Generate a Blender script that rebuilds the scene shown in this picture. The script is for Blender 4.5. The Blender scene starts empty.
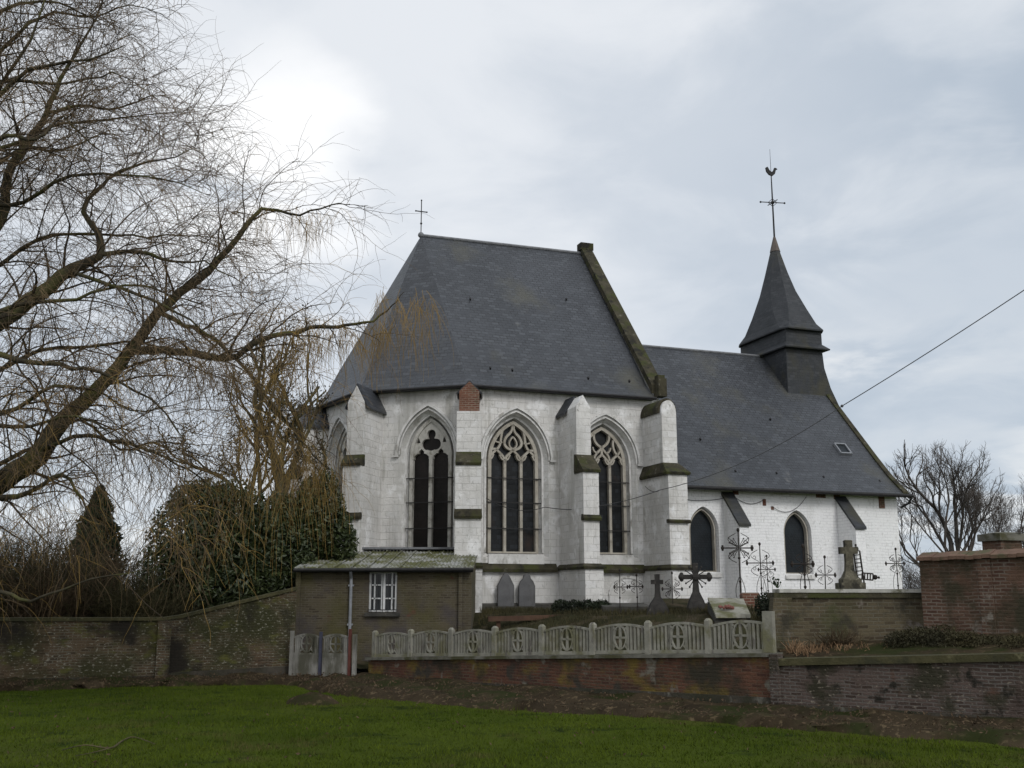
import bpy, bmesh, math, random
import numpy as np
from mathutils import Vector, Matrix
random.seed(7); RNG = np.random.default_rng(11)
R = math.radians
SC = bpy.context.scene; COL = SC.collection

# ------------------------------------------------------------------ camera
EYE = 2.3; F = 1050.0; PITCH = math.atan((596 - 384) / F)
cd = bpy.data.cameras.new('camera'); cam = bpy.data.objects.new('camera', cd); COL.objects.link(cam)
cd.sensor_width = 36; cd.lens = F * 36 / 1024; cd.clip_start = .1; cd.clip_end = 5000
cam.location = (0, 0, EYE); cam.rotation_euler = (math.pi / 2 + PITCH, 0, 0); SC.camera = cam

# ------------------------------------------------------------------ sky, sun, exposure
SC.view_settings.view_transform = 'Standard'; SC.view_settings.look = 'None'
SC.view_settings.exposure = 0.0; SC.view_settings.gamma = 1
SUN_EL = R(38); SUN_AZ = R(150)          # compass bearing of the sun, clockwise from +Y (the view direction)
w = bpy.data.worlds.new('World'); SC.world = w; w.use_nodes = True
nt = w.node_tree; N = nt.nodes; L = nt.links; N.clear()
def wn(t, **k):
    n = N.new(t)
    for a, b in k.items(): setattr(n, a, b)
    return n
def wmath(op, a, b=None, clamp=False):
    n = wn('ShaderNodeMath', operation=op, use_clamp=clamp)
    for i, x in enumerate((a, b)):
        if x is None: continue
        if isinstance(x, (int, float)): n.inputs[i].default_value = x
        else: L.new(x, n.inputs[i])
    return n.outputs[0]
def wmix(f, a, b, blend='MIX'):
    n = wn('ShaderNodeMix', data_type='RGBA', blend_type=blend)
    for s, x in ((n.inputs[0], f), (n.inputs[6], a), (n.inputs[7], b)):
        if isinstance(x, (int, float)): s.default_value = x
        elif isinstance(x, tuple): s.default_value = (*x, 1)
        else: L.new(x, s)
    return n.outputs[2]
tc = wn('ShaderNodeTexCoord'); sep = wn('ShaderNodeSeparateXYZ'); L.new(tc.outputs['Generated'], sep.inputs[0])
sky = wn('ShaderNodeTexSky', sky_type='NISHITA'); sky.sun_disc = False
sky.sun_elevation = SUN_EL; sky.sun_rotation = SUN_AZ
zz = wmath('ADD', wmath('MAXIMUM', sep.outputs[2], 0.0), .22)
cx = wmath('DIVIDE', sep.outputs[0], zz); cy = wmath('DIVIDE', sep.outputs[1], zz)
comb = wn('ShaderNodeCombineXYZ'); L.new(cx, comb.inputs[0]); L.new(cy, comb.inputs[1])
def wnoise(scale, detail, rough, off, dist=0.0):
    m = wn('ShaderNodeMapping'); L.new(comb.outputs[0], m.inputs[0]); m.inputs[1].default_value = off
    n = wn('ShaderNodeTexNoise'); L.new(m.outputs[0], n.inputs['Vector'])
    n.inputs['Scale'].default_value = scale; n.inputs['Detail'].default_value = detail
    n.inputs['Roughness'].default_value = rough; n.inputs['Distortion'].default_value = dist
    return n.outputs[0]
def wramp(x, lo, hi):
    n = wn('ShaderNodeMapRange', interpolation_type='SMOOTHSTEP'); L.new(x, n.inputs[0])
    n.inputs[1].default_value = lo; n.inputs[2].default_value = hi
    return n.outputs[0]
def towards(px, py):
    a = (px - 512) / F; b = -(py - 384) / F; c, s = math.cos(PITCH), math.sin(PITCH)
    return Vector((a, c - b * s, s + b * c)).normalized()
_tn = wn('ShaderNodeTexNoise'); L.new(comb.outputs[0], _tn.inputs['Vector']); _tn.inputs['Scale'].default_value = 3.4; _tn.inputs['Detail'].default_value = 6
_tm = wn('ShaderNodeVectorMath', operation='MULTIPLY_ADD'); L.new(_tn.outputs['Color'], _tm.inputs[0]); _tm.inputs[1].default_value = (.26, .0, .16)
_ta = wn('ShaderNodeVectorMath', operation='ADD'); L.new(tc.outputs['Generated'], _ta.inputs[0]); _ta.inputs[1].default_value = (-.13, 0, -.08); L.new(_ta.outputs[0], _tm.inputs[2])
_tnm = wn('ShaderNodeVectorMath', operation='NORMALIZE'); L.new(_tm.outputs[0], _tnm.inputs[0]); torn = _tnm.outputs[0]
def wspot(v, lo, hi):                     # a patch of thinner cloud in one direction of the sky
    d = wn('ShaderNodeVectorMath', operation='DOT_PRODUCT'); L.new(torn, d.inputs[0]); d.inputs[1].default_value = v
    return wramp(d.outputs['Value'], lo, hi)
n1 = wnoise(1.15, 6, .52, (3.1, .7, 0), .25); n2 = wnoise(3.2, 6, .55, (1.3, 5.2, 0), .4)
cl = wmath('ADD', wmath('MULTIPLY', n1, .58), wmath('MULTIPLY', n2, .42))
deck = wmix(wramp(cl, .40, .59), (4.35, 5.0, 5.8), (7.4, 7.7, 8.05))     # grey-blue and pale parts of the deck
left = wspot(towards(330, 90), .80, 1.0)
deck = wmix(wmath('MULTIPLY', left, .48), deck, (7.7, 7.95, 8.35))
n3 = wnoise(2.2, 5, .55, (8.4, 2.2, 0), .3)
core = wmath('MULTIPLY', wspot(towards(250, 176), .990, 1.0003), wramp(n2, .25, .50))
deck = wmix(core, deck, (10.0, 10.0, 10.0))
low = wmath('MULTIPLY', wspot(towards(930, 430), .985, .999), wramp(n2, .42, .62))
deck = wmix(wmath('MULTIPLY', low, .8), deck, (8.8, 8.8, 8.7))
back = wramp(sep.outputs[1], .15, -.5)
deck = wmix(back, deck, wmix(wramp(cl, .3, .7), (8.0, 8.3, 8.8), (11.0, 11.1, 11.2)))   # the brighter, thinner deck behind the camera
bank = wmath('MULTIPLY', wspot(towards(960, 330), .93, .995), wramp(n1, .36, .58))
deck = wmix(wmath('MULTIPLY', bank, .7), deck, (4.6, 5.25, 6.05))
allsky = wmix(.93, sky.outputs[0], deck)
bg = wn('ShaderNodeBackground'); bg.inputs[1].default_value = .112; L.new(allsky, bg.inputs[0])
out = wn('ShaderNodeOutputWorld'); L.new(bg.outputs[0], out.inputs[0])
sd = bpy.data.lights.new('sun', 'SUN'); so = bpy.data.objects.new('sun', sd); COL.objects.link(so)
sd.energy = 1.25; sd.angle = R(18); sd.color = (1, .98, .95)
sv = Vector((math.sin(SUN_AZ) * math.cos(SUN_EL), math.cos(SUN_AZ) * math.cos(SUN_EL), math.sin(SUN_EL)))
so.rotation_euler = sv.to_track_quat('Z', 'Y').to_euler(); so.location = (0, -20, 60)

# ------------------------------------------------------------------ projection helpers (surveying from the photo)
_c, _s = math.cos(PITCH), math.sin(PITCH)
def ray(x, y):
    a = (x - 512) / F; b = -(y - 384) / F
    return Vector((a, _c - b * _s, _s + b * _c))
def at(x, y, Y):                          # point seen at pixel x, y at distance Y
    d = ray(x, y); p = d * (Y / d.y); p.z += EYE; return p
def atz(x, y, z):                         # point seen at pixel x, y at height z
    d = ray(x, y); p = d * ((z - EYE) / d.z); p.z += EYE; return p

# ------------------------------------------------------------------ materials
def surf(name, c1, c2, scale=1.5, rough=.85, brick=None, stains=(), bump=.0, bscale=18, spec=.3, detail=6, metal=0.0, vstretch=1.0):
    """noise-mixed colour; brick=(w,h,mortar size, mortar colour, second brick colour); stains=[(colour, scale, lo, hi, zstretch)]"""
    m = bpy.data.materials.new(name); m.use_nodes = True; t = m.node_tree; nn = t.nodes; ln = t.links
    b = nn['Principled BSDF']; b.inputs['Roughness'].default_value = rough; b.inputs['Specular IOR Level'].default_value = spec
    b.inputs['Metallic'].default_value = metal
    tcn = nn.new('ShaderNodeTexCoord')
    def noise(sc, dt=detail, st=1.0, off=0):
        mp = nn.new('ShaderNodeMapping'); ln.new(tcn.outputs['Object'], mp.inputs[0]); mp.inputs[3].default_value = (1, 1, st); mp.inputs[1].default_value = (off, off * 1.7, off * .3)
        n = nn.new('ShaderNodeTexNoise'); ln.new(mp.outputs[0], n.inputs['Vector']); n.inputs['Scale'].default_value = sc; n.inputs['Detail'].default_value = dt; n.inputs['Roughness'].default_value = .6
        return n.outputs[0]
    def rng(x, lo, hi):
        n = nn.new('ShaderNodeMapRange'); n.interpolation_type = 'SMOOTHSTEP'; ln.new(x, n.inputs[0]); n.inputs[1].default_value = lo; n.inputs[2].default_value = hi; return n.outputs[0]
    def mix(f, a, bb):
        n = nn.new('ShaderNodeMix'); n.data_type = 'RGBA'
        for s, x in ((n.inputs[0], f), (n.inputs[6], a), (n.inputs[7], bb)):
            if isinstance(x, (int, float)): s.default_value = x
            elif isinstance(x, tuple): s.default_value = (*x, 1)
            else: ln.new(x, s)
        return n.outputs[2]
    col = mix(rng(noise(scale, detail, vstretch), .3, .7), c1, c2); height = noise(bscale, 4)
    if brick:
        bw, bh, ms, mc, c3 = brick
        bt = nn.new('ShaderNodeTexBrick'); mp = nn.new('ShaderNodeMapping'); ln.new(tcn.outputs['UV'], mp.inputs[0])
        nz = nn.new('ShaderNodeTexNoise'); nz.inputs['Scale'].default_value = 3.0; ln.new(tcn.outputs['UV'], nz.inputs['Vector'])
        vm = nn.new('ShaderNodeVectorMath'); vm.operation = 'MULTIPLY_ADD'; ln.new(nz.outputs['Color'], vm.inputs[0]); vm.inputs[1].default_value = (.05, .045, 0); ln.new(mp.outputs[0], vm.inputs[2])
        ln.new(vm.outputs[0], bt.inputs['Vector']); bt.inputs['Scale'].default_value = 1; bt.inputs['Brick Width'].default_value = bw; bt.inputs['Row Height'].default_value = bh
        bt.inputs['Mortar Size'].default_value = ms; bt.inputs['Mortar Smooth'].default_value = .3; bt.inputs['Bias'].default_value = 0
        bt.inputs['Color1'].default_value = (0, 0, 0, 1); bt.inputs['Color2'].default_value = (1, 1, 1, 1); bt.inputs['Mortar'].default_value = (.5, .5, .5, 1)
        col = mix(rng(bt.outputs['Color'], .45, 1.0), col, c3)
        mf = nn.new('ShaderNodeMath'); mf.operation = 'MULTIPLY'; ln.new(bt.outputs['Fac'], mf.inputs[0]); ln.new(rng(noise(1.7, 6, 1, 9.1), .34, .60), mf.inputs[1])
        col = mix(mf.outputs[0], col, mc)
        hm = nn.new('ShaderNodeMath'); hm.operation = 'MULTIPLY_ADD'; ln.new(bt.outputs['Fac'], hm.inputs[0]); hm.inputs[1].default_value = -.8; ln.new(height, hm.inputs[2]); height = hm.outputs[0]
    for i, (sc_, s, lo, hi, st) in enumerate(stains):
        col = mix(rng(noise(s, 8, st, 3.7 * (i + 1)), lo - .065, hi - .045), col, sc_)
    ln.new(col, b.inputs['Base Color'])
    if bump:
        bp = nn.new('ShaderNodeBump'); bp.inputs['Strength'].default_value = bump; bp.inputs['Distance'].default_value = .03
        ln.new(height, bp.inputs['Height']); ln.new(bp.outputs[0], b.inputs['Normal'])
    return m
M = {}
M['lime'] = surf('limewashed chalk blocks', (.505, .495, .475), (.655, .645, .625), .7, .9, (.46, .24, .012, (.43, .42, .40), (.60, .595, .585)),
    [((.43, .425, .405), .9, .54, .74, .25), ((.33, .32, .29), 2.4, .61, .76, .12), ((.76, .76, .76), 1.4, .58, .74, 1), ((.20, .19, .165), 5.5, .74, .80, .7), ((.40, .395, .375), 11, .62, .74, .5)], .5, 14)
M['lime_nave'] = surf('whitewashed brickwork', (.74, .745, .75), (.82, .82, .82), .6, .9, (.3, .115, .012, (.62, .625, .63), (.76, .76, .765)),
    [((.60, .60, .59), 1.1, .60, .82, .25), ((.45, .44, .42), 4.5, .72, .80, .5), ((.58, .58, .57), 12, .62, .74, .5)], .45, 14)
M['stone'] = surf('weathered window stone', (.30, .275, .23), (.41, .385, .335), 3, .9, None, [((.25, .23, .19), 5, .6, .75, 1)], .3, 25)
M['stone_white'] = surf('whitewashed moulded stone', (.48, .475, .46), (.64, .635, .62), 3, .9, None, [((.30, .29, .265), 4, .58, .72, .5), ((.14, .135, .12), 7, .70, .76, .6)], .3, 25)
M['stone_pale'] = surf('pale weathered tracery', (.34, .33, .30), (.48, .47, .435), 3, .9, None, [((.22, .21, .18), 5, .58, .72, .6)], .3, 25)
M['slate'] = surf('blue grey roof slates', (.027, .030, .036), (.042, .046, .054), .35, .46, (.28, .17, .014, (.010, .011, .013), (.052, .057, .066)),
    [((.062, .060, .046), .35, .58, .78, .22), ((.13, .13, .125), 1.2, .72, .86, .3), ((.018, .02, .022), 2.0, .70, .80, .5)], .6, 20, .45)
M['slate_dark'] = surf('dark spire slates', (.022, .025, .029), (.036, .039, .044), .8, .65, (.26, .13, .008, (.015, .017, .02), (.042, .045, .050)),
    [((.045, .043, .030), .7, .56, .75, .5)], .35, 20, .3)
M['moss_stone'] = surf('mossy weathered coping stone', (.026, .023, .014), (.058, .052, .032), 2.5, .95, None, [((.14, .13, .10), 5, .66, .74, 1), ((.040, .044, .013), 1.6, .54, .68, 1), ((.016, .015, .011), 2.2, .58, .70, 1)], .8, 14)
M['dark_stone'] = surf('dark damp stone', (.030, .030, .027), (.065, .062, .054), 2.5, .9, None, [((.11, .10, .085), 5, .64, .74, 1)], .5, 16)
M['red_brick'] = surf('red brick', (.105, .046, .030), (.16, .075, .048), 3, .9, (.22, .075, .012, (.22, .18, .14), (.12, .045, .03)), [((.08, .07, .045), 2, .6, .75, 1)], .4, 20)
M['wall_left'] = surf('old garden wall brick', (.072, .046, .027), (.105, .075, .046), 1.2, .95, (.22, .070, .014, (.125, .112, .082), (.048, .034, .021)),
    [((.036, .036, .014), .55, .50, .66, 1), ((.25, .24, .19), 11, .64, .70, 2.2), ((.085, .085, .022), 1.5, .60, .72, 2), ((.018, .015, .011), .9, .58, .72, 1)], .7, 18)
M['wall_fence'] = surf('red and ochre brick of the low wall', (.078, .034, .022), (.110, .051, .031), 1.5, .95, (.22, .070, .014, (.085, .060, .040), (.055, .026, .018)),
    [((.125, .088, .020), 1.1, .58, .70, 1.4), ((.040, .035, .027), 1.6, .58, .70, 1), ((.030, .026, .017), .8, .56, .70, 1), ((.14, .13, .105), 2.2, .66, .74, 1)], .6, 18)
M['wall_right'] = surf('sooty retaining wall brick', (.056, .040, .033), (.090, .066, .056), 1.0, .95, (.21, .064, .013, (.105, .094, .084), (.040, .027, .021)),
    [((.028, .026, .015), 1.1, .54, .66, 1), ((.19, .165, .13), 10, .66, .72, 2.2), ((.080, .044, .030), 1.8, .66, .78, 1), ((.016, .014, .010), 2.6, .64, .72, 1)], .7, 18)
M['wall_mid'] = surf('mossy brown brick', (.068, .056, .034), (.098, .080, .048), 1.0, .95, (.23, .076, .012, (.105, .095, .070), (.048, .036, .022)),
    [((.048, .050, .020), .9, .56, .72, 1), ((.16, .14, .12), 1.8, .68, .76, 1), ((.036, .032, .022), 1.5, .60, .72, 1)], .5, 18)
M['wall_tall'] = surf('orange red garden brick', (.086, .049, .033), (.120, .070, .047), 1.2, .95, (.22, .070, .014, (.155, .125, .10), (.070, .036, .025)),
    [((.040, .035, .020), .8, .54, .68, 1), ((.22, .20, .17), 2.0, .66, .76, 1)], .6, 18)
M['shed_brick'] = surf('mossy brown shed brick', (.062, .052, .033), (.088, .074, .048), .8, .95, (.21, .066, .012, (.098, .088, .066), (.048, .038, .025)),
    [((.066, .060, .022), .5, .54, .74, 1), ((.060, .052, .049), .9, .56, .70, 1), ((.09, .042, .028), 1.7, .70, .78, 1)], .4, 18)
M['concrete'] = surf('weathered fence concrete', (.17, .165, .138), (.27, .262, .222), 2.5, .95, None, [((.14, .135, .08), 2.0, .54, .70, 1), ((.11, .10, .09), 6, .64, .74, .4)], .4, 30)
M['concrete_gate'] = surf('streaked gate concrete', (.16, .155, .14), (.25, .245, .225), 2.5, .95, None, [((.07, .068, .05), 2.0, .5, .70, .3), ((.40, .39, .36), 3, .68, .78, .3)], .4, 30)
M['cap'] = surf('concrete wall capping', (.085, .082, .068), (.16, .155, .13), 3, .95, None, [((.06, .058, .03), 1.6, .52, .66, 1)], .4, 25)
M['cap_pale'] = surf('pale cement capping', (.30, .30, .27), (.46, .45, .42), 3, .95, None, [((.10, .095, .06), 1.6, .58, .70, 1)], .4, 25)
M['cap_moss'] = surf('moss covered capping', (.036, .034, .014), (.070, .063, .030), 2.0, .95, None, [((.12, .11, .06), 4, .64, .74, 1), ((.035, .034, .018), 1.3, .56, .68, 1)], .6, 20)
M['plinth'] = surf('damp rendered footing', (.032, .028, .021), (.066, .058, .046), 2.6, .95, None, [((.13, .125, .105), 4, .62, .72, .6), ((.03, .03, .018), 1, .5, .65, 1)], .6, 20)
M['iron'] = surf('rusty wrought iron', (.013, .011, .009), (.030, .022, .017), 8, .8, None, (), .2, 40)
M['black_iron'] = surf('black iron', (.012, .012, .013), (.025, .024, .024), 8, .7)
M['lead'] = surf('grey lead', (.12, .125, .135), (.19, .195, .205), 5, .6)
M['zinc'] = surf('dull zinc', (.16, .17, .185), (.24, .25, .27), 4, .5)
M['glass'] = surf('dark leaded glass', (.006, .007, .008), (.013, .015, .017), 3, .4, (.16, .16, .010, (.006, .006, .006), (.018, .021, .025)), [((.028, .020, .017), 1.1, .62, .74, .6)], .15, 12, .2)
M['glass_brown'] = surf('dusty brown window glass', (.009, .008, .007), (.019, .015, .014), 1.5, .4, (.16, .16, .010, (.010, .009, .009), (.015, .012, .011)), (), .15, 12, .2)
M['glass_blue'] = surf('bluish grille glass', (.008, .011, .014), (.016, .021, .026), 3, .4, (.11, .09, .012, (.008, .009, .01), (.014, .018, .022)), (), .2, 12, .2)
M['pane'] = surf('shed window pane', (.010, .012, .015), (.02, .023, .027), 3, .2, None, (), 0, 12, .5)
M['white_wood'] = surf('chipped white paint', (.52, .53, .54), (.66, .66, .66), 5, .7, None, [((.25, .23, .2), 9, .66, .74, .4)], .2, 40)
M['tin'] = surf('mossy corrugated sheeting', (.20, .205, .19), (.30, .30, .28), 2, .8, None, [((.085, .088, .032), 1.3, .46, .62, 1), ((.40, .40, .38), 4, .66, .74, 1)], .3, 25)
M['tile'] = surf('old clay coping tile', (.10, .060, .042), (.16, .098, .068), 3, .9, None, [((.075, .070, .035), 2, .55, .68, 1)], .4, 30)
M['cable_light'] = surf('weathered grey cable', (.05, .052, .055), (.08, .082, .085), 5, .7)
M['tomb'] = surf('grey slate tombstone', (.085, .085, .088), (.115, .115, .118), 3, .8, None, [((.06, .06, .055), 2, .6, .75, .5)], .2, 30)
M['stone_cross'] = surf('lichened stone cross', (.060, .054, .038), (.120, .110, .078), 5, .95, None, [((.030, .028, .022), 3, .5, .65, 1), ((.20, .19, .14), 9, .66, .74, 1)], .5, 30)
M['dark_cross'] = surf('blackened stone', (.016, .015, .014), (.038, .035, .032), 5, .9, None, [((.075, .07, .06), 7, .66, .74, 1)], .4, 30)
M['slab'] = surf('lichened grave slab', (.17, .165, .13), (.26, .255, .215), 4, .9, None, [((.10, .10, .05), 2, .5, .65, 1)], .4, 30)
M['rust'] = surf('rusty brown beam', (.055, .030, .020), (.085, .048, .030), 3, .9, None, (), .3, 30)
M['rust_red'] = surf('rust red painted iron', (.075, .022, .017), (.10, .034, .026), 4, .8)
M['blue_iron'] = surf('faded blue iron', (.03, .032, .055), (.05, .053, .078), 4, .8)
M['flower'] = surf('faded red flowers', (.14, .05, .045), (.20, .09, .07), 9, .9)
M['cable'] = surf('grey black cable', (.020, .021, .023), (.035, .036, .038), 5, .7)
M['bark'] = surf('willow bark', (.026, .022, .014), (.055, .048, .030), 2.5, .95, None, [((.070, .070, .022), 1.2, .54, .68, .5)], .8, 14)
M['bark_dark'] = surf('dark winter twigs', (.034, .026, .018), (.060, .046, .031), 3, .95)
M['bark_green'] = surf('mossy bark', (.055, .046, .022), (.10, .085, .040), 2.5, .95, None, [((.03, .026, .02), 2, .55, .7, .5)], .8, 14)
M['twig'] = surf('brown willow twigs', (.075, .053, .030), (.14, .096, .050), .5, .9)
M['twig_gold'] = surf('golden willow twigs', (.16, .105, .032), (.30, .195, .062), .6, .9)
M['brush'] = surf('olive winter brush', (.026, .024, .010), (.058, .050, .020), .4, .95)
M['brush_red'] = surf('russet winter brush', (.040, .027, .014), (.068, .047, .025), .5, .95)
M['leaf'] = surf('laurel leaf', (.014, .023, .007), (.038, .052, .014), 1.2, .5, None, [((.055, .068, .022), 3.0, .58, .72, 1)], 0, 12, .4)
M['leaf_dark'] = surf('conifer needles', (.010, .019, .008), (.024, .038, .014), 1.2, .8)
M['leaf_ivy'] = surf('olive leaf clumps', (.020, .019, .008), (.045, .039, .015), 1.2, .8)
M['box'] = surf('clipped box leaf', (.008, .012, .006), (.018, .026, .011), 2, .8)
M['dry'] = surf('dry straw stalks', (.115, .060, .032), (.22, .14, .078), 1.0, .95)
M['grass'] = surf('lawn', (.029, .043, .004), (.048, .067, .007), .35, 1.0, None, [((.044, .050, .010), .16, .56, .72, 1), ((.016, .026, .004), 1.3, .58, .72, 1)], .6, 9, .05)
M['blade'] = surf('grass blades', (.034, .055, .004), (.066, .090, .008), .4, .9, None, [((.070, .066, .022), .5, .62, .74, 1)], 0, 12, .08)
M['soil'] = surf('bare earth and dead leaves', (.025, .019, .012), (.048, .036, .022), 1.2, 1.0, None, [((.10, .075, .045), 7, .62, .70, 1), ((.022, .026, .009), .7, .54, .68, 1)], .9, 10, .05)
M['litter'] = surf('dead leaf litter', (.045, .030, .018), (.095, .065, .038), 3, .95)
M['hazed_twig'] = surf('far twigs with haze in the colour', (.060, .052, .047), (.10, .088, .078), 1, .95)  # bark tone lightened and greyed: the slight distance haze is painted in
M['yard'] = surf('churchyard turf', (.016, .016, .008), (.032, .031, .015), .8, 1.0, None, [((.055, .045, .03), 1.5, .55, .68, 1)], .6, 9, .05)
M['field'] = surf('far field', (.03, .042, .014), (.05, .055, .025), .05, 1.0)

# ------------------------------------------------------------------ mesh helpers
def mesh_uv(me):
    nf = len(me.loops)
    if nf == 0: return
    uv = me.uv_layers.get('UVMap') or me.uv_layers.new(name='UVMap')
    co = np.empty(len(me.vertices) * 3); me.vertices.foreach_get('co', co); co = co.reshape(-1, 3)
    li = np.empty(nf, dtype=np.int32); me.loops.foreach_get('vertex_index', li)
    npoly = len(me.polygons); nr = np.empty(npoly * 3); me.polygons.foreach_get('normal', nr); nr = nr.reshape(-1, 3)
    lt = np.empty(npoly, dtype=np.int32); me.polygons.foreach_get('loop_total', lt)
    fn = np.repeat(nr, lt, axis=0); p = co[li]
    tx = np.stack([-fn[:, 1], fn[:, 0], np.zeros(nf)], 1); ln = np.linalg.norm(tx, axis=1); flat = ln < .05
    tx[flat] = (1, 0, 0); ln[flat] = 1; tx /= ln[:, None]
    ty = np.cross(fn, tx); ty[flat] = (0, 1, 0)
    res = np.stack([(p * tx).sum(1), (p * ty).sum(1)], 1); uv.data.foreach_set('uv', res.ravel())
def tag(o, label=None, cat=None, group=None, kind=None):
    if label: o['label'] = label
    if cat: o['category'] = cat
    if group: o['group'] = group
    if kind: o['kind'] = kind
    return o
def thing(name, label, cat, loc=(0, 0, 0), group=None):
    o = bpy.data.objects.new(name, None); COL.objects.link(o); o.location = loc; o.empty_display_size = .3
    return tag(o, label, cat, group)
def wloc(o):
    v = Vector(o.location)
    while o.parent: o = o.parent; v += o.location
    return v
class MB:
    def __init__(s): s.v = []; s.f = []; s.np = []
    def add(s, vs, fs):
        b = len(s.v); s.v += [tuple(x) for x in vs]; s.f += [tuple(i + b for i in f) for f in fs]; return s
    def hexa(s, a, b):                     # two matching rings of points (bottom, top)
        n = len(a)
        return s.add(list(a) + list(b), [tuple(range(n))[::-1], tuple(range(n, 2 * n))] + [(i, (i + 1) % n, n + (i + 1) % n, n + i) for i in range(n)])
    def loft(s, rings):
        n = len(rings[0]); vs = [p for r in rings for p in r]; m = len(rings)
        fs = [tuple(range(n))[::-1], tuple(range((m - 1) * n, m * n))]
        for k in range(m - 1): fs += [(k * n + i, k * n + (i + 1) % n, (k + 1) * n + (i + 1) % n, (k + 1) * n + i) for i in range(n)]
        return s.add(vs, fs)
    def box(s, c, h, ex=(1, 0, 0), ey=(0, 1, 0), ez=(0, 0, 1)):   # centre, half sizes, axes
        c = Vector(c); ex = Vector(ex) * h[0]; ey = Vector(ey) * h[1]; ez = Vector(ez) * h[2]
        r = [-ex - ey, ex - ey, ex + ey, -ex + ey]
        return s.hexa([c + q - ez for q in r], [c + q + ez for q in r])
    def prism(s, pts, vec):
        vec = Vector(vec); pts = [Vector(p) for p in pts]
        return s.hexa(pts, [p + vec for p in pts])
    def bar(s, a, b, wx, wy, up=(0, 0, 1)):   # rectangular bar between two points
        a, b = Vector(a), Vector(b); t = (b - a).normalized(); x = t.cross(Vector(up))
        if x.length < .01: x = t.cross(Vector((1, 0, 0)))
        x.normalize(); y = x.cross(t)
        r = [-x * wx - y * wy, x * wx - y * wy, x * wx + y * wy, -x * wx + y * wy]
        return s.hexa([a + q for q in r], [b + q for q in r])
    def tube(s, path, rad, k=6, caps=True):
        P = np.asarray([tuple(p) for p in path], float); n = len(P)
        r = np.full(n, rad) if np.isscalar(rad) else np.asarray(rad, float)
        T = np.gradient(P, axis=0); T /= np.linalg.norm(T, axis=1)[:, None] + 1e-9
        m = T.mean(0); ref = np.eye(3)[int(np.argmin(abs(m)))]
        X = np.cross(T, ref); X /= np.linalg.norm(X, axis=1)[:, None] + 1e-9; Y = np.cross(T, X)
        a = np.arange(k) * 2 * math.pi / k
        V = P[:, None, :] + r[:, None, None] * (np.cos(a)[None, :, None] * X[:, None, :] + np.sin(a)[None, :, None] * Y[:, None, :])
        i = np.arange(n - 1)[:, None] * k; j = np.arange(k)[None, :]; j2 = (j + 1) % k
        Q = np.stack([i + j, i + j2, i + k + j2, i + k + j], -1).reshape(-1, 4)
        s.np.append((V.reshape(-1, 3), Q))
        if caps and k > 3:
            s.add(V[0], [tuple(range(k))]); s.add(V[-1], [tuple(range(k))[::-1]])
        return s
    def quads(s, V, Q): s.np.append((np.asarray(V, float), np.asarray(Q, int))); return s
    def ball(s, c, r, seg=8, rings=6, sc=(1, 1, 1)):
        vs = [(c[0], c[1], c[2] + r * sc[2])]; 
        for i in range(1, rings):
            th = math.pi * i / rings
            for j in range(seg):
                ph = 2 * math.pi * j / seg
                vs.append((c[0] + r * sc[0] * math.sin(th) * math.cos(ph), c[1] + r * sc[1] * math.sin(th) * math.sin(ph), c[2] + r * sc[2] * math.cos(th)))
        vs.append((c[0], c[1], c[2] - r * sc[2])); fs = []
        for j in range(seg): fs.append((0, 1 + j, 1 + (j + 1) % seg))
        for i in range(rings - 2):
            for j in range(seg):
                a = 1 + i * seg + j; b = 1 + i * seg + (j + 1) % seg; fs.append((a, a + seg, b + seg, b))
        e = len(vs) - 1
        for j in range(seg): fs.append((e, e - seg + (j + 1) % seg, e - seg + j))
        return s.add(vs, fs)
    def mesh(s, name, off=(0, 0, 0)):
        me = bpy.data.meshes.new(name); Vs = []; loops = []; tot = []
        b = 0
        if s.v:
            Vs.append(np.asarray(s.v, float)); b = len(s.v)
            for f in s.f: loops.extend(f); tot.append(len(f))
        loops = [np.asarray(loops, np.int32)]; tot = [np.asarray(tot, np.int32)]
        for V, Q in s.np:
            Vs.append(V); loops.append((Q + b).ravel().astype(np.int32)); tot.append(np.full(len(Q), Q.shape[1], np.int32)); b += len(V)
        V = np.concatenate(Vs) - np.asarray(off); lo = np.concatenate(loops); to = np.concatenate(tot)
        me.vertices.add(len(V)); me.vertices.foreach_set('co', V.ravel())
        me.loops.add(len(lo)); me.loops.foreach_set('vertex_index', lo)
        me.polygons.add(len(to)); st = np.concatenate([[0], np.cumsum(to)[:-1]]).astype(np.int32)
        me.polygons.foreach_set('loop_start', st); me.polygons.foreach_set('loop_total', to)
        me.update(calc_edges=True); me.validate()
        return me
    def build(s, name, mat, parent=None, base=None, smooth=False, fix=True):
        off = wloc(parent) if parent else Vector(base or (0, 0, 0))
        me = s.mesh(name, off)
        if fix and s.v:
            bm = bmesh.new(); bm.from_mesh(me); bmesh.ops.recalc_face_normals(bm, faces=bm.faces); bm.to_mesh(me); bm.free()
        return link(name, me, mat, parent, off, smooth)
def link(name, me, mat, parent=None, off=(0, 0, 0), smooth=False):
    mesh_uv(me); me.materials.append(M[mat] if isinstance(mat, str) else mat)
    me.polygons.foreach_set('use_smooth', [bool(smooth)] * len(me.polygons))
    o = bpy.data.objects.new(name, me); COL.objects.link(o)
    if parent: o.parent = parent
    else: o.location = off
    return o
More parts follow.
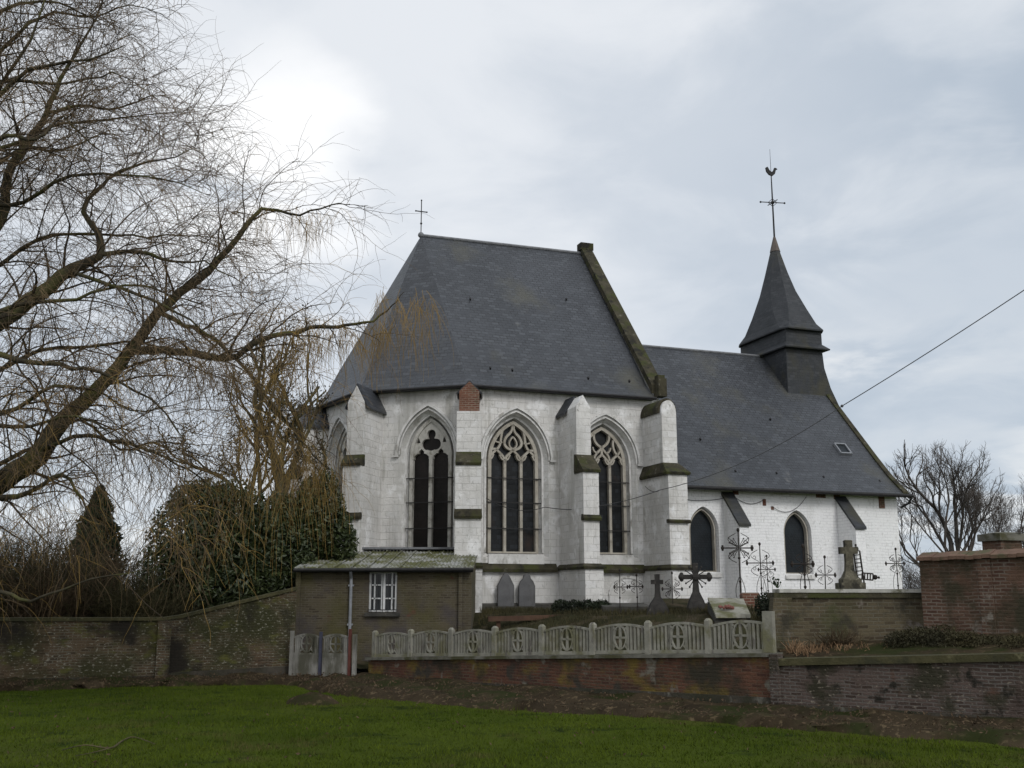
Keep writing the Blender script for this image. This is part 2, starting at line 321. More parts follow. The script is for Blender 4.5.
def cut(mb, cutters):                      # mesh of mb minus each cutter
    a = bpy.data.objects.new('work', mb.mesh('work')); COL.objects.link(a); cs = []
    bm = bmesh.new(); bm.from_mesh(a.data); bmesh.ops.recalc_face_normals(bm, faces=bm.faces); bm.to_mesh(a.data); bm.free()
    for c in cutters:
        me = c.mesh('cut'); bm = bmesh.new(); bm.from_mesh(me); bmesh.ops.recalc_face_normals(bm, faces=bm.faces); bm.to_mesh(me); bm.free()
        o = bpy.data.objects.new('cut', me); COL.objects.link(o); cs.append(o)
        md = a.modifiers.new('b', 'BOOLEAN'); md.operation = 'DIFFERENCE'; md.solver = 'EXACT'; md.object = o
    bpy.context.view_layer.update(); dg = bpy.context.evaluated_depsgraph_get()
    me = bpy.data.meshes.new_from_object(a.evaluated_get(dg))
    for o in cs + [a]: bpy.data.objects.remove(o)
    return me
def shift(me, off):
    me.transform(Matrix.Translation(-Vector(off))); return me

# ------------------------------------------------------------------ church frame
A0 = at(470, 383, 36.0); A0.z = 0
TH = R(70); D = Vector((math.sin(TH), math.cos(TH), 0)); NS = Vector((D.y, -D.x, 0)); Z = Vector((0, 0, 1))
def S(u, v, z): return A0 + D * u + NS * v + Z * z
GZ = 1.85                                 # churchyard level at the church
church = thing('church', 'whitewashed village church with steep slate roofs and a slate steeple', 'church', S(6, -6, GZ))
EZ = 9.58; RZ = 17.07; VC = -6.3
fp = [(0, 0), (-3.25, -2.5), (-4.1, -6.3), (-3.25, -10.1), (0, -12.6), (7.4, -12.6), (7.4, 0)]

def arch(a, z0, zs, r, n=10, zb=None):     # outline (x, z) of a pointed (r >= a) or round headed opening
    pts = [(-a, z0), (a, z0)]
    if r >= a * 1.02:
        c = (r * r - a * a) / (2 * a); Rr = a + c; t1 = math.atan2(r, c)
        right = [(-c + Rr * math.cos(t1 * i / n), zs + Rr * math.sin(t1 * i / n)) for i in range(n + 1)]
    else:
        right = [(a * math.cos(math.pi / 2 * i / n), zs + r * math.sin(math.pi / 2 * i / n)) for i in range(n + 1)]
    return pts + right + [(-x, z) for x, z in right[-2::-1]]
class Frame:                               # a wall plane: origin on the wall, horizontal axis, outward normal
    def __init__(s, o, ex, nr): s.o, s.ex, s.nr = Vector(o), Vector(ex), Vector(nr)
    def p(s, x, z, d=0.0): return s.o + s.ex * x + s.nr * d + Z * z
def arch_cutter(fr, a, z0, zs, r, splay, depth):
    mb = MB(); o = arch(a + splay, z0 - splay * .6, zs, r + splay); i = arch(a, z0, zs, r)
    k = 1 + .08 / depth
    o2 = [(x + (x - y) * .08 / depth, z + (z - q) * .08 / depth) for (x, z), (y, q) in zip(o, i)]
    return mb.hexa([fr.p(x, z, -depth) for x, z in i], [fr.p(x, z, .08) for x, z in o2])
def ribbon(mb, fr, pts, w, d0, d1, closed=False):   # swept band in a wall plane, w wide, from depth d0 to d1
    P = [Vector((x, z)) for x, z in pts]; n = len(P); L_, R_ = [], []
    for i in range(n):
        a = P[i - 1] if (i or closed) else P[i]; b = P[(i + 1) % n] if (i < n - 1 or closed) else P[i]
        t = (b - a); t = t.normalized() if t.length > 1e-6 else Vector((1, 0)); q = Vector((-t.y, t.x)) * w / 2
        L_.append(P[i] + q); R_.append(P[i] - q)
    vs = []
    for l, r_ in zip(L_, R_): vs += [fr.p(l.x, l.y, d0), fr.p(r_.x, r_.y, d0), fr.p(r_.x, r_.y, d1), fr.p(l.x, l.y, d1)]
    fs = []; m = n if closed else n - 1
    for i in range(m):
        a = 4 * i; b = 4 * ((i + 1) % n)
        for j in range(4): fs.append((a + j, a + (j + 1) % 4, b + (j + 1) % 4, b + j))
    if not closed: fs += [(3, 2, 1, 0), tuple(4 * (n - 1) + j for j in range(4))]
    mb.add(vs, fs)

frS = lambda u: Frame(S(u, 0, 0), D, NS)
eAB = (S(*fp[0], 0) - S(*fp[1], 0)).normalized(); nAB = Vector((eAB.y, -eAB.x, 0))
eBC = (S(*fp[1], 0) - S(*fp[2], 0)).normalized(); nBC = Vector((eBC.y, -eBC.x, 0))
W1 = Frame(S(*fp[0], 0) - eAB * 1.54, eAB, nAB)
W2 = frS(1.72); W3 = frS(5.17)
lBC = (S(*fp[1], 0) - S(*fp[2], 0)).length
W0 = Frame(S(*fp[1], 0) - eBC * (lBC * .5), eBC, nBC)
body = MB(); body.prism([S(u, v, .6) for u, v in fp], (0, 0, EZ - .06 - .6))
cuts = [arch_cutter(W2, .92, 3.78, 7.0, 1.38, .30, .55), arch_cutter(W3, .92, 3.80, 7.0, 1.36, .30, .55),
        arch_cutter(W1, .77, 3.7, 7.15, 1.30, .30, .5), arch_cutter(W0, .77, 3.7, 7.15, 1.30, .30, .5)]
cw = link('choir_wall', shift(cut(body, cuts), church.location), 'lime', church)

# mossy string course, sills and footing of the choir
sm = MB()
for fr, x0, x1 in ((frS(0), .45, 3.2), (frS(0), 3.95, 6.7)):
    z = 3.26
    sm.prism([fr.p(x0, z - .16, -.05), fr.p(x0, z - .16, .16), fr.p(x0, z - .06, .18), fr.p(x0, z + .20, -.05)], fr.ex * (x1 - x0))
sm.build('string_course', 'moss_stone', church)
for fr, hw, zt in ((W2, 1.02, 3.72), (W3, 1.02, 3.74)):
    sl = MB(); sl.prism([fr.p(-hw, zt - .34, -.05), fr.p(-hw, zt - .34, .045), fr.p(-hw, zt - .02, .045), fr.p(-hw, zt, -.05)], fr.ex * 2 * hw); sl.build('apron', 'stone_white', church)
ft = MB()
for i in (0, 1, 6):
    a = S(*fp[i], 0); b = S(*fp[(i + 1) % 7], 0)
    if i == 6: a, b = S(7.4, 0, 0), S(0, 0, 0)
    e = (b - a).normalized(); nn_ = Vector((-e.y, e.x, 0))
    if nn_.dot(a - S(2, -6, 0)) < 0: nn_ = -nn_
    ft.prism([a + nn_ * -.1 + Z * 1.2, a + nn_ * .13 + Z * 1.2, a + nn_ * .13 + Z * 2.0, a + nn_ * .02 + Z * 2.06, a + nn_ * -.1 + Z * 2.06], b - a)
ft.build('footing', 'dark_stone', church)
# round headed relieving arch low in the wall
ra = MB(); fr = frS(5.95); ribbon(ra, fr, [(.72 * math.cos(t), 2.35 + .62 * math.sin(t)) for t in np.linspace(0, math.pi, 17)], .10, -.02, .035)
ra.bar(fr.p(.72, 2.06, .01), fr.p(.72, 2.36, .01), .05, .025); ra.bar(fr.p(-.72, 2.06, .01), fr.p(-.72, 2.36, .01), .05, .025)
ra.build('blind_arch', 'stone_white', church)

# ---- traceried windows: window > pane, hood_mould, saddle_bar
def circle_arc(cx_, cz_, r, a0, a1, n=10): return [(cx_ + r * math.cos(R(a0 + (a1 - a0) * i / n)), cz_ + r * math.sin(R(a0 + (a1 - a0) * i / n))) for i in range(n + 1)]
def bez(p0, p1, p2, p3, n=10):
    o = []
    for i in range(n + 1):
        t = i / n; o.append(tuple((1 - t) ** 3 * p0[k] + 3 * t * (1 - t) ** 2 * p1[k] + 3 * t * t * (1 - t) * p2[k] + t ** 3 * p3[k] for k in (0, 1)))
    return o
def window(fr, a, z0, zs, r, style, glass, depth=.5, hood=True, splay=.30, bars=(4.6, 5.5, 6.35), stone='stone'):
    mb = MB(); d0, d1 = -depth + .03, -depth + .19; out_ = arch(a - .04, z0, zs, r - .04, 12)
    ribbon(mb, fr, out_, .05 if style == 'plain' else .12, d0, d1 + .02, closed=True)
    if style == 'two':                      # solid plate with a trefoil over two cusped lights
        pl = MB(); o = arch(a - .05, zs - .12, zs, r - .05, 12); pl.prism([fr.p(x, z, d0) for x, z in o], fr.nr * (d1 - d0 - .03))
        cz = zs + .50; tre = []
        for i in range(48):                 # spade shaped trefoil
            t = 2 * math.pi * i / 48; best = 0
            for bx, bz, br in ((-.165, -.10, .20), (.165, -.10, .20), (0, .26, .165), (0, -.16, .17), (0, .06, .13)):
                dx, dz = math.cos(t), math.sin(t); bb = dx * bx + dz * bz; disc = br * br - (bx * bx + bz * bz) + bb * bb
                if disc > 0: best = max(best, bb + math.sqrt(disc))
            tre.append((best * math.cos(t), cz + best * math.sin(t)))
        cs = [MB().prism([fr.p(x, z, d0 - .1) for x, z in tre], fr.nr * .5)]
        for sx in (-1, 1):
            lx = sx * .365; lw = .275
            li = [(lx - lw, zs - .3), (lx + lw, zs - .3), (lx + lw, zs - .02), (lx + .17, zs + .07), (lx + .10, zs + .08), (lx + .10, zs + .15), (lx, zs + .25), (lx - .10, zs + .15), (lx - .10, zs + .08), (lx - .17, zs + .07), (lx - lw, zs - .02)]
            cs.append(MB().prism([fr.p(x, z, d0 - .1) for x, z in li], fr.nr * .5))
            tx = sx * .50
            cs.append(MB().prism([fr.p(x, z, d0 - .1) for x, z in ((tx - .08, zs + .46), (tx + .09, zs + .46), (tx - .02 * sx, zs + .66))], fr.nr * .5))
        plate = cut(pl, cs); bmx = bmesh.new(); bmx.from_mesh(plate); bmx.verts.ensure_lookup_table()
        mb.add([v.co for v in bmx.verts], [[v.index for v in f.verts] for f in bmx.faces]); bmx.free(); bpy.data.meshes.remove(plate)
        mb.bar(fr.p(0, z0, (d0 + d1) / 2), fr.p(0, zs + .02, (d0 + d1) / 2), .065, .08, up=fr.nr)
    elif style in ('tear', 'fork'):
        lw = 2 * a / 3; t = .075
        for sx in (-1, 1): mb.bar(fr.p(sx * lw / 2, z0, (d0 + d1) / 2), fr.p(sx * lw / 2, zs + .05, (d0 + d1) / 2), .05, .075, up=fr.nr)
        for k in (-1, 0, 1):                # cusped heads of the three lights
            cx_ = k * lw; h = lw / 2
            for sx in (-1, 1):
                ribbon(mb, fr, bez((cx_ + sx * h, zs - .12), (cx_ + sx * h, zs + .14), (cx_ + sx * h * .5, zs + .20), (cx_, zs + .36), 8), t, d0, d1)
                ribbon(mb, fr, bez((cx_ + sx * h * .92, zs + .0), (cx_ + sx * h * .5, zs + .0), (cx_ + sx * h * .55, zs + .10), (cx_ + sx * h * .35, zs + .18), 5), .05, d0, d1)
        if style == 'tear':
            for sx in (-1, 1):
                ribbon(mb, fr, bez((0, zs + .36), (sx * .42, zs + .42), (sx * .40, zs + .72), (sx * .12, zs + .95), 10), .085, d0, d1)
                ribbon(mb, fr, bez((sx * .12, zs + .95), (sx * .04, zs + 1.03), (sx * .02, zs + 1.12), (0, zs + 1.36), 6), .075, d0, d1)
                ribbon(mb, fr, bez((sx * lw, zs + .36), (sx * .40, zs + .50), (sx * .50, zs + .85), (sx * .36, zs + 1.12), 8), t, d0, d1)
                ribbon(mb, fr, bez((sx * lw, zs + .36), (sx * .72, zs + .40), (sx * .80, zs + .38), (sx * .86, zs + .30), 4), t, d0, d1)
                ribbon(mb, fr, bez((sx * .40, zs + .62), (sx * .55, zs + .60), (sx * .66, zs + .62), (sx * .74, zs + .72), 4), .05, d0, d1)
                ribbon(mb, fr, bez((0, zs + .40), (sx * .16, zs + .46), (sx * .22, zs + .62), (0, zs + .84), 8), .05, d0, d1)
        else:
            mb.bar(fr.p(0, zs + .34, (d0 + d1) / 2), fr.p(0, zs + .66, (d0 + d1) / 2), .045, .075, up=fr.nr)
            for sx in (-1, 1):
                ribbon(mb, fr, bez((0, zs + .62), (sx * .12, zs + .66), (sx * .36, zs + .80), (sx * .30, zs + 1.12), 10), .08, d0, d1)
                ribbon(mb, fr, bez((sx * .30, zs + 1.12), (sx * .22, zs + 1.24), (sx * .10, zs + 1.28), (0, zs + 1.30), 5), .06, d0, d1)
                ribbon(mb, fr, bez((sx * lw / 2, zs + .14), (sx * .30, zs + .40), (sx * .10, zs + .40), (0, zs + .66), 8), .07, d0, d1)
                ribbon(mb, fr, bez((sx * lw, zs + .36), (sx * .44, zs + .55), (sx * .42, zs + .80), (sx * .50, zs + .98), 8), .07, d0, d1)
                ribbon(mb, fr, bez((sx * lw, zs + .36), (sx * .78, zs + .46), (sx * .74, zs + .62), (sx * .62, zs + .78), 6), .06, d0, d1)
                ribbon(mb, fr, bez((sx * .16, zs + .40), (sx * .28, zs + .42), (sx * .34, zs + .50), (sx * .36, zs + .62), 5), .05, d0, d1)
    wo = mb.build('window', stone, church)
    g = arch(a + .02, z0 - .02, zs, r + .02, 12); gm = MB(); gm.prism([fr.p(x, z, -depth - .02) for x, z in g], fr.nr * .045); gm.build('pane', glass, wo)
    if hood:
        h = MB(); o = arch(a + splay + .10, z0, zs, r + splay + .16, 14)[2:]
        ribbon(h, fr, o, .085, -.03, .10); o = arch(a + splay + .005, z0, zs, r + splay + .02, 14)[2:]
        ribbon(h, fr, o, .05, -.03, .045); o = arch(a + splay * .5, z0, zs, r + splay * .5, 14)[2:]
        ribbon(h, fr, [(o[0][0], z0)] + o + [(o[-1][0], z0)], .07, -.30, -.20)
        for sx in (-1, 1): h.box(fr.p(sx * (a + splay + .14), zs - .02, .03), (.11, .08, .04), fr.ex, fr.nr)
        h.build('hood_mould', 'stone_white', wo)
    if bars:
        for z in bars: b = MB(); b.bar(fr.p(-a - .12, z, d1 + .06), fr.p(a + .12, z, d1 + .06), .016, .016); b.build('saddle_bar', 'black_iron', wo)
    return wo
window(W2, .92, 3.78, 7.0, 1.38, 'tear', 'glass')
window(W3, .92, 3.80, 7.0, 1.36, 'fork', 'glass')
window(W1, .77, 3.7, 7.15, 1.30, 'two', 'glass_brown', .45, stone='stone_pale')
window(W0, .77, 3.7, 7.15, 1.30, 'two', 'glass_brown', .45, stone='stone_pale')

# ---- choir roof
def offs(k):                               # eaves polygon pushed out by k
    c = [Vector(p) for p in fp[:5]]; res = []
    nrm = []
    for i in range(4):
        e = (c[i + 1] - c[i]).normalized(); q = Vector((-e.y, e.x)); mid = (c[i] + c[i + 1]) / 2
        if q.dot(mid - Vector((2, VC))) < 0: q = -q
        nrm.append(q)
    nrm = [Vector((0, 1))] + nrm + [Vector((0, -1))]
    for i in range(5):
        b = (nrm[i] + nrm[i + 1]); b = b / (b.length ** 2) * 2; res.append(c[i] + b * k)
    return res
GU = 7.12
def ring(k, z): return [S(p.x, p.y, z) for p in offs(k)] + [S(GU, -12.6 - k, z), S(GU, k, z)]
apex = (-.2, VC)
def ring_t(t, bell):                       # ring at fraction t of the roof height
    pts = []
    for p in offs(.26) : 
        q = Vector(apex) if p.x < .01 or True else p
        pts.append(p.lerp(Vector(apex), t))
    e = offs(.26)
    r1 = [S(p.x, p.y, EZ - .10 + (RZ - EZ + .1) * t - bell) for p in pts]
    vn = Vector((GU, .26)).lerp(Vector((GU, VC)), t); vf = Vector((GU, -12.86)).lerp(Vector((GU, VC)), t)
    zz_ = EZ - .10 + (RZ - EZ + .1) * t - bell
    return r1 + [S(vf.x, vf.y, zz_), S(vn.x, vn.y, zz_)]
rf = MB(); r0 = ring_t(0, .06); r0b = ring_t(0, 0); r1 = ring_t(.10, .20); r2 = ring_t(.22, .12); top = [S(apex[0], VC, RZ), S(GU, VC, RZ + .05)]
vs = r0 + r0b + r1 + r2 + top; n = 7; fs = [tuple(range(n))[::-1]]
for lv in range(3):
    for i in range(n):
        j = (i + 1) % n; fs.append((lv * n + i, lv * n + j, (lv + 1) * n + j, (lv + 1) * n + i))
b = 3 * n; t0, t1 = 4 * n, 4 * n + 1
for i in range(4): fs.append((b + i, b + i + 1, t0))
fs += [(b + 4, b + 5, t1, t0), (b + 5, b + 6, t1), (b + 6, b + 0, t0, t1)]
rf.add(vs, fs); roof = rf.build('choir_roof', 'slate', church)
rd = MB(); rd.tube([S(apex[0] + .02, VC, RZ + .03), S(GU, VC, RZ + .08)], .07, 8); rd.ball(S(apex[0], VC, RZ + .04), .13)
rd.build('ridge_roll', 'lead', roof)
gt = MB(); o = offs(.33); gt.tube([S(GU, .33, EZ - .13)] + [S(p.x, p.y, EZ - .13) for p in o], .055, 6); gt.build('gutter', 'black_iron', roof)
cr = MB(); p0 = S(apex[0], VC, RZ); cr.tube([p0, p0 + Z * 1.55], .022, 6); cr.bar(p0 + Z * 1.08 - D * .22, p0 + Z * 1.08 + D * .22, .018, .018); cr.ball(p0 + Z * .55, .05)
for q in (p0 + Z * 1.08 - D * .24, p0 + Z * 1.08 + D * .24, p0 + Z * 1.58): cr.ball(q, .035)
cr.build('ridge_cross', 'black_iron', church)
# gable wall with mossy raking coping and kneeler
gw = MB(); gw.prism([S(GU, -12.6, EZ - .2), S(GU, 0, EZ - .2), S(GU, VC, RZ)], D * .28); gw.build('gable_wall', 'lime', church)
cp = MB(); hh = .34
for sgn in (1, -1):
    foot = Vector((0, 0)); e = (0.10 if sgn > 0 else -12.7)
    a = S(GU - .06, e, EZ + .10); b_ = S(GU - .06, VC, RZ + .10)
    up = Z * hh; cp.prism([a, b_, b_ + up, a + up], D * .5)
cp.box(S(GU + .19, VC, RZ + .36), (.30, .22, .16), D, NS); cp.box(S(GU + .24, .20, EZ + .30), (.17, .20, .34), D, NS); cp.box(S(GU + .24, .18, EZ + .70), (.14, .14, .08), D, NS)
cp.build('gable_coping', 'moss_stone', church)

# ---- buttresses: buttress > weathering, cap
def buttress(P, dr, stages, slabs, cap, cap_mat='slate_dark', mat='lime'):
    dr = Vector((dr[0], dr[1], 0)).normalized(); ex = Vector((-dr.y, dr.x, 0)); P = Vector((P.x, P.y, 0)); mb = MB()
    for z0, z1, dep, hw in stages:
        mb.hexa([P + dr * k + ex * s_ + Z * z0 for k, s_ in ((-.4, -hw), (dep, -hw), (dep, hw), (-.4, hw))], [P + dr * k + ex * s_ + Z * z1 for k, s_ in ((-.4, -hw), (dep, -hw), (dep, hw), (-.4, hw))])
    z1, dep, hw = stages[-1][1:]
    if cap[0] == 'gable': mb.prism([P + dr * -.3 + ex * -hw + Z * z1, P + dr * -.3 + ex * hw + Z * z1, P + dr * -.3 + Z * (z1 + cap[1])], dr * (dep + .3 - .01))
    if cap[0] == 'barrel': mb.prism([P + dr * -.3 + ex * hw * math.cos(t_) + Z * (z1 - .003 + cap[1] * math.sin(t_)) for t_ in np.linspace(0, math.pi, 13)], dr * (dep + .3 - .01))
    bt = mb.build('buttress', mat, church)
    if slabs:
        for z0, z1, d0, d1, hw in slabs:   # sloping slab capping a lower stage, from its eaves at z0 up to z1
            lo = [x for x in stages if x[0] <= z0 - .1][-1]; hi_ = [x for x in stages if x[1] > z1 - .02][0]; sb = MB()
            kb = -.35 if (z0 < 3.5 or lo[3] - hi_[3] > .07) else d0 - .10; hu = min(hi_[3] + .02, hw - .03) if kb < -.3 else hw; rg = lambda d_, h_, z_: [P + dr * k + ex * q_ + Z * z_ for k, q_ in ((kb, -h_), (d_, -h_), (d_, h_), (kb, h_))]
            sb.loft([rg(d1 + .05, hw, z0 - .03), rg(d1 + .07, hw + .01, z0 + .05), rg(d0 + .015, hu, z1)])
            sb.build('weathering', 'moss_stone', bt)
    if cap[0] == 'gable':
        cm = MB(); z1, dep, hw = stages[-1][1:]; k = cap[1] / hw; e = .13; th = .07
        for sg in (-1, 1):
            a = P + dr * -.3 + ex * sg * (hw + e) + Z * (z1 - k * e); b2 = P + dr * -.3 + Z * (z1 + cap[1])
            cm.prism([a + Z * .006, b2 + Z * .006, b2 + Z * (th + .03), a + Z * (th + .03)], dr * (dep + .3 + cap[2]))
        cm.build('cap', cap_mat, bt)
    if cap[0] == 'barrel':
        z1, dep, hw = stages[-1][1:]; cm = MB(); o = [(math.cos(t_), math.sin(t_)) for t_ in np.linspace(-.12, math.pi + .12, 15)]
        cm.loft([[P + dr * k + ex * (hw + .01) * x + Z * (z1 + (cap[1] + .01) * z) for x, z in o] + [P + dr * k + ex * (hw + .08) * x + Z * (z1 + (cap[1] + .09) * z) for x, z in o[::-1]] for k in (-.3, dep * .5, dep - .12)]); cm.build('cap', cap_mat, bt)
    return bt
dA = (NS + nAB).normalized(); dB = (nAB + nBC).normalized(); nCD = Vector((-nBC.x, nBC.y, 0)); dC = -D
Cp = lambda i: S(*fp[i], 0)
# mid buttress
buttress(S(3.62, 0, 0), NS, [(1.2, 3.2, 2.28, .33), (3.2, 6.5, 2.12, .285), (6.5, 8.72, 1.55, .27)],
    [(3.2, 3.36, 2.10, 2.30, .40), (4.80, 4.98, 2.09, 2.16, .32), (6.42, 7.05, 1.55, 2.14, .33)], ('gable', .42, -.75), 'slate_dark')
# corner buttress by the gable
buttress(S(6.98, 0, 0), NS, [(1.2, 3.2, 2.15, .42), (3.2, 6.5, 2.0, .37), (6.5, 8.78, 1.5, .29)],
    [(3.2, 3.36, 2.0, 2.17, .47), (4.80, 4.90, 1.98, 2.03, .42), (6.48, 6.92, 1.5, 2.02, .47)], ('barrel', .40, -.02), 'moss_stone')
# buttress between windows at the apse corner, head patched in brick
bA = buttress(Cp(0), dA, [(1.2, 3.2, 1.75, .47), (3.2, 6.6, 1.62, .43), (6.6, 8.40, 1.2, .41)],
    [(3.2, 3.36, 1.6, 1.77, .49), (4.80, 5.10, 1.6, 1.65, .45), (6.55, 7.02, 1.2, 1.62, .42)], ('none',))
exA = Vector((-dA.y, dA.x, 0)); bh = MB(); P = Cp(0); P.z = 0
bh.hexa([P + dA * k + exA * s_ + Z * 8.36 for k, s_ in ((-.3, -.34), (1.02, -.34), (1.02, .34), (-.3, .34))], [P + dA * k + exA * s_ + Z * 9.12 for k, s_ in ((-.3, -.34), (1.02, -.34), (1.02, .34), (-.3, .34))])
bh.prism([P + dA * -.3 + exA * -.34 + Z * 9.121, P + dA * -.3 + exA * .34 + Z * 9.121, P + dA * -.3 + Z * 9.46], dA * 1.31)
bh.build('brick_head', 'red_brick', bA)
bl = MB()
for sg in (-1, 1): bl.bar(P + dA * .3 + exA * sg * .42 + Z * 9.07, P + dA * .3 + Z * 9.50, .55, .03, up=(-dA.x*0, 0, 1))
bl.build('cap', 'slate_dark', bA)
# apse buttress toward the shed
buttress(Cp(1) + eAB * .52, nAB, [(1.2, 3.2, 1.95, .40), (3.2, 6.7, 1.80, .33), (6.7, 8.86, 1.62, .30)],
    [(3.2, 3.36, 1.78, 1.97, .44), (4.85, 5.05, 1.78, 1.84, .37), (6.66, 7.02, 1.62, 1.82, .35)], ('gable', .56, -.06), 'slate')
buttress(Cp(2) + eBC * .45, nBC, [(1.2, 3.2, 1.5, .40), (3.2, 6.7, 1.35, .34), (6.7, 8.80, 1.12, .32)],
    [(3.2, 3.36, 1.34, 1.52, .44), (6.62, 7.05, 1.12, 1.37, .37)], ('gable', .56, .0), 'slate')

# ---- nave
NZ = 6.34; NR = 13.17; NW0 = 7.4; NW1 = 18.25; NV = -.35
N1 = Frame(S(9.32, NV, 0), D, NS); N2 = Frame(S(13.44, NV, 0), D, NS)
nb = MB(); nb.prism([S(NW0 - .05, NV, .6), S(NW1, NV, .6), S(NW1, -12.25, .6), S(NW0 - .05, -12.25, .6)], (0, 0, NZ - .06 - .6))
ncuts = [arch_cutter(N1, .57, 3.2, 4.72, .82, .06, .4), arch_cutter(N2, .57, 3.16, 4.69, .82, .06, .4)]
link('nave_wall', shift(cut(nb, ncuts), church.location), 'lime_nave', church)
for fr, z0, zs in ((N1, 3.2, 4.72), (N2, 3.16, 4.69)):
    wo = window(fr, .57, z0, zs, .82, 'plain', 'glass_blue', .34, hood=False, bars=None)
    sb = MB(); sb.prism([fr.p(-.66, z0 - .22, -.05), fr.p(-.66, z0 - .22, .08), fr.p(-.66, z0 - .09, .08), fr.p(-.66, z0 - .02, -.1)], fr.ex * 1.32); sb.build('sill', 'stone_white', wo)
nf = MB(); nf.prism([S(NW0, NV - .1, 1.2), S(NW0, NV + .1, 1.2), S(NW0, NV + .1, 1.98), S(NW0, NV - .1, 2.05)], D * (NW1 - NW0)); nf.build('footing', 'dark_stone', church)
# nave roof with a slight kick at the eaves
prof = [(.10, NZ - .10), (.10, NZ - .02), (-.75, NZ + .72), (-1.6, NZ + 1.62), (VC, NR)]
sec = prof + [(2 * VC - v, z) for v, z in prof[-2::-1]]
nr_ = MB(); nr_.prism([S(NW0 + .06, v, z) for v, z in sec], D * (NW1 - NW0 + .1)); nroof = nr_.build('nave_roof', 'slate', church)
rl = MB(); rl.tube([S(NW0 + .1, VC, NR + .02), S(NW1, VC, NR + .02)], .06, 8); rl.build('ridge_roll', 'lead', nroof)
gt = MB(); gt.tube([S(NW0 + .1, .18, NZ - .10), S(NW1 + .35, .18, NZ - .10)], .075, 8); gt.tube([S(NW1 + .33, .16, NZ - .14), S(NW1 + .30, .0, NZ - .38), S(NW1 + .1, -.25, NZ - .55)], .045, 6); gt.build('gutter', 'black_iron', nroof)
ec = MB(); 
for a, b_ in zip(prof[1:-1], prof[2:]): ec.prism([S(NW1 - .02, a[0], a[1]), S(NW1 - .02, b_[0], b_[1]), S(NW1 - .02, b_[0], b_[1] + .09), S(NW1 - .02, a[0], a[1] + .09)], D * .24)
ec.build('verge_coping', 'moss_stone', church)
sk = MB(); q0, q1 = Vector((-1.6, NZ + 1.62)), Vector((VC, NR)); tdir = (q1 - q0).normalized(); nrm2 = Vector((tdir.y * -1, tdir.x)); nrm2 = -nrm2 if nrm2.y < 0 else nrm2
sT = (D * 0 + NS * tdir.x + Z * tdir.y); sN = NS * nrm2.x + Z * nrm2.y
skc = S(16.95, q0.x + tdir.x * .45, q0.y + tdir.y * .45)
for sx, sy, hx, hy in ((-.26, 0, .03, .32), (.26, 0, .03, .32), (0, -.30, .28, .03), (0, .30, .28, .03)): sk.box(skc + D * sx + sT * sy + sN * .04, (hx, hy, .06), D, sT, sN)
sko = sk.build('skylight', 'zinc', nroof); g = MB(); g.box(skc + sN * .03, (.25, .28, .02), D, sT, sN); g.build('pane', 'glass_blue', sko)
def on_roof(x, y, v0, z0, v1, z1):
    nr3 = (NS * (z1 - z0) * -1 + Z * (v1 - v0)); nr3 = -nr3 if nr3.z < 0 else nr3; o = S(0, v0, z0); d = ray(x, y); c0 = Vector((0, 0, EYE)); return c0 + d * ((o - c0).dot(nr3) / d.dot(nr3)), nr3.normalized()
for roof_, pts_, prm in ((roof, ((490, 369), (512, 371), (588, 379), (629, 382), (566, 300), (470, 300)), (.26, EZ - .10, VC, RZ)), (nroof, ((735, 472), (776, 474), (823, 478), (879, 482), (770, 420), (700, 440)), (-1.6, NZ + 1.62, VC, NR))):
    for x, y in pts_:
        p, q3 = on_roof(x, y, *prm); h = MB(); sl3 = D.cross(q3); h.box(p + q3 * .04, (.022, .045, .045), D, sl3, q3); h.build('roof_hook', 'black_iron', roof_)
# small nave buttresses with long dark sloping tops
for ub in (10.38, 15.52):
    P = S(ub, NV, 0); hw = .21; mb = MB()
    mb.prism([P + D * -hw + NS * k + Z * z for k, z in ((-.2, 1.2), (1.08, 1.2), (1.08, 4.86), (-.02, 6.05), (-.2, 6.05))], D * 2 * hw); bo = mb.build('buttress', 'lime_nave', church)
    c = MB(); c.prism([P + D * -(hw + .05) + NS * k + Z * z for k, z in ((1.14, 4.80), (1.14, 4.90), (-.02, 6.20), (-.02, 6.06))], D * 2 * (hw + .05)); c.build('cap', 'slate_dark', bo)
for uu, ww, z0, z1 in ((17.5, .14, 5.75, 6.22), (15.35, .14, 6.05, 6.22), (14.6, .22, 6.08, 6.22), (12.0, .07, 5.7, 5.95), (12.35, .06, 5.55, 5.68), (10.75, .12, 6.08, 6.22)):
    p = MB(); p.box(S(uu, NV, (z0 + z1) / 2), (ww, .02, (z1 - z0) / 2), D, NS); p.build('brick_patch', 'red_brick', church)
an = MB(); c = S(15.85, NV + .03, 5.55)
for sx in (-1, 1): an.tube([c + D * sx * .10 + Z * .33, c + D * sx * .03 + Z * .08, c + D * sx * .03 - Z * .08, c + D * sx * .11 - Z * .36], .022, 5)
an.build('wall_anchor', 'black_iron', church)

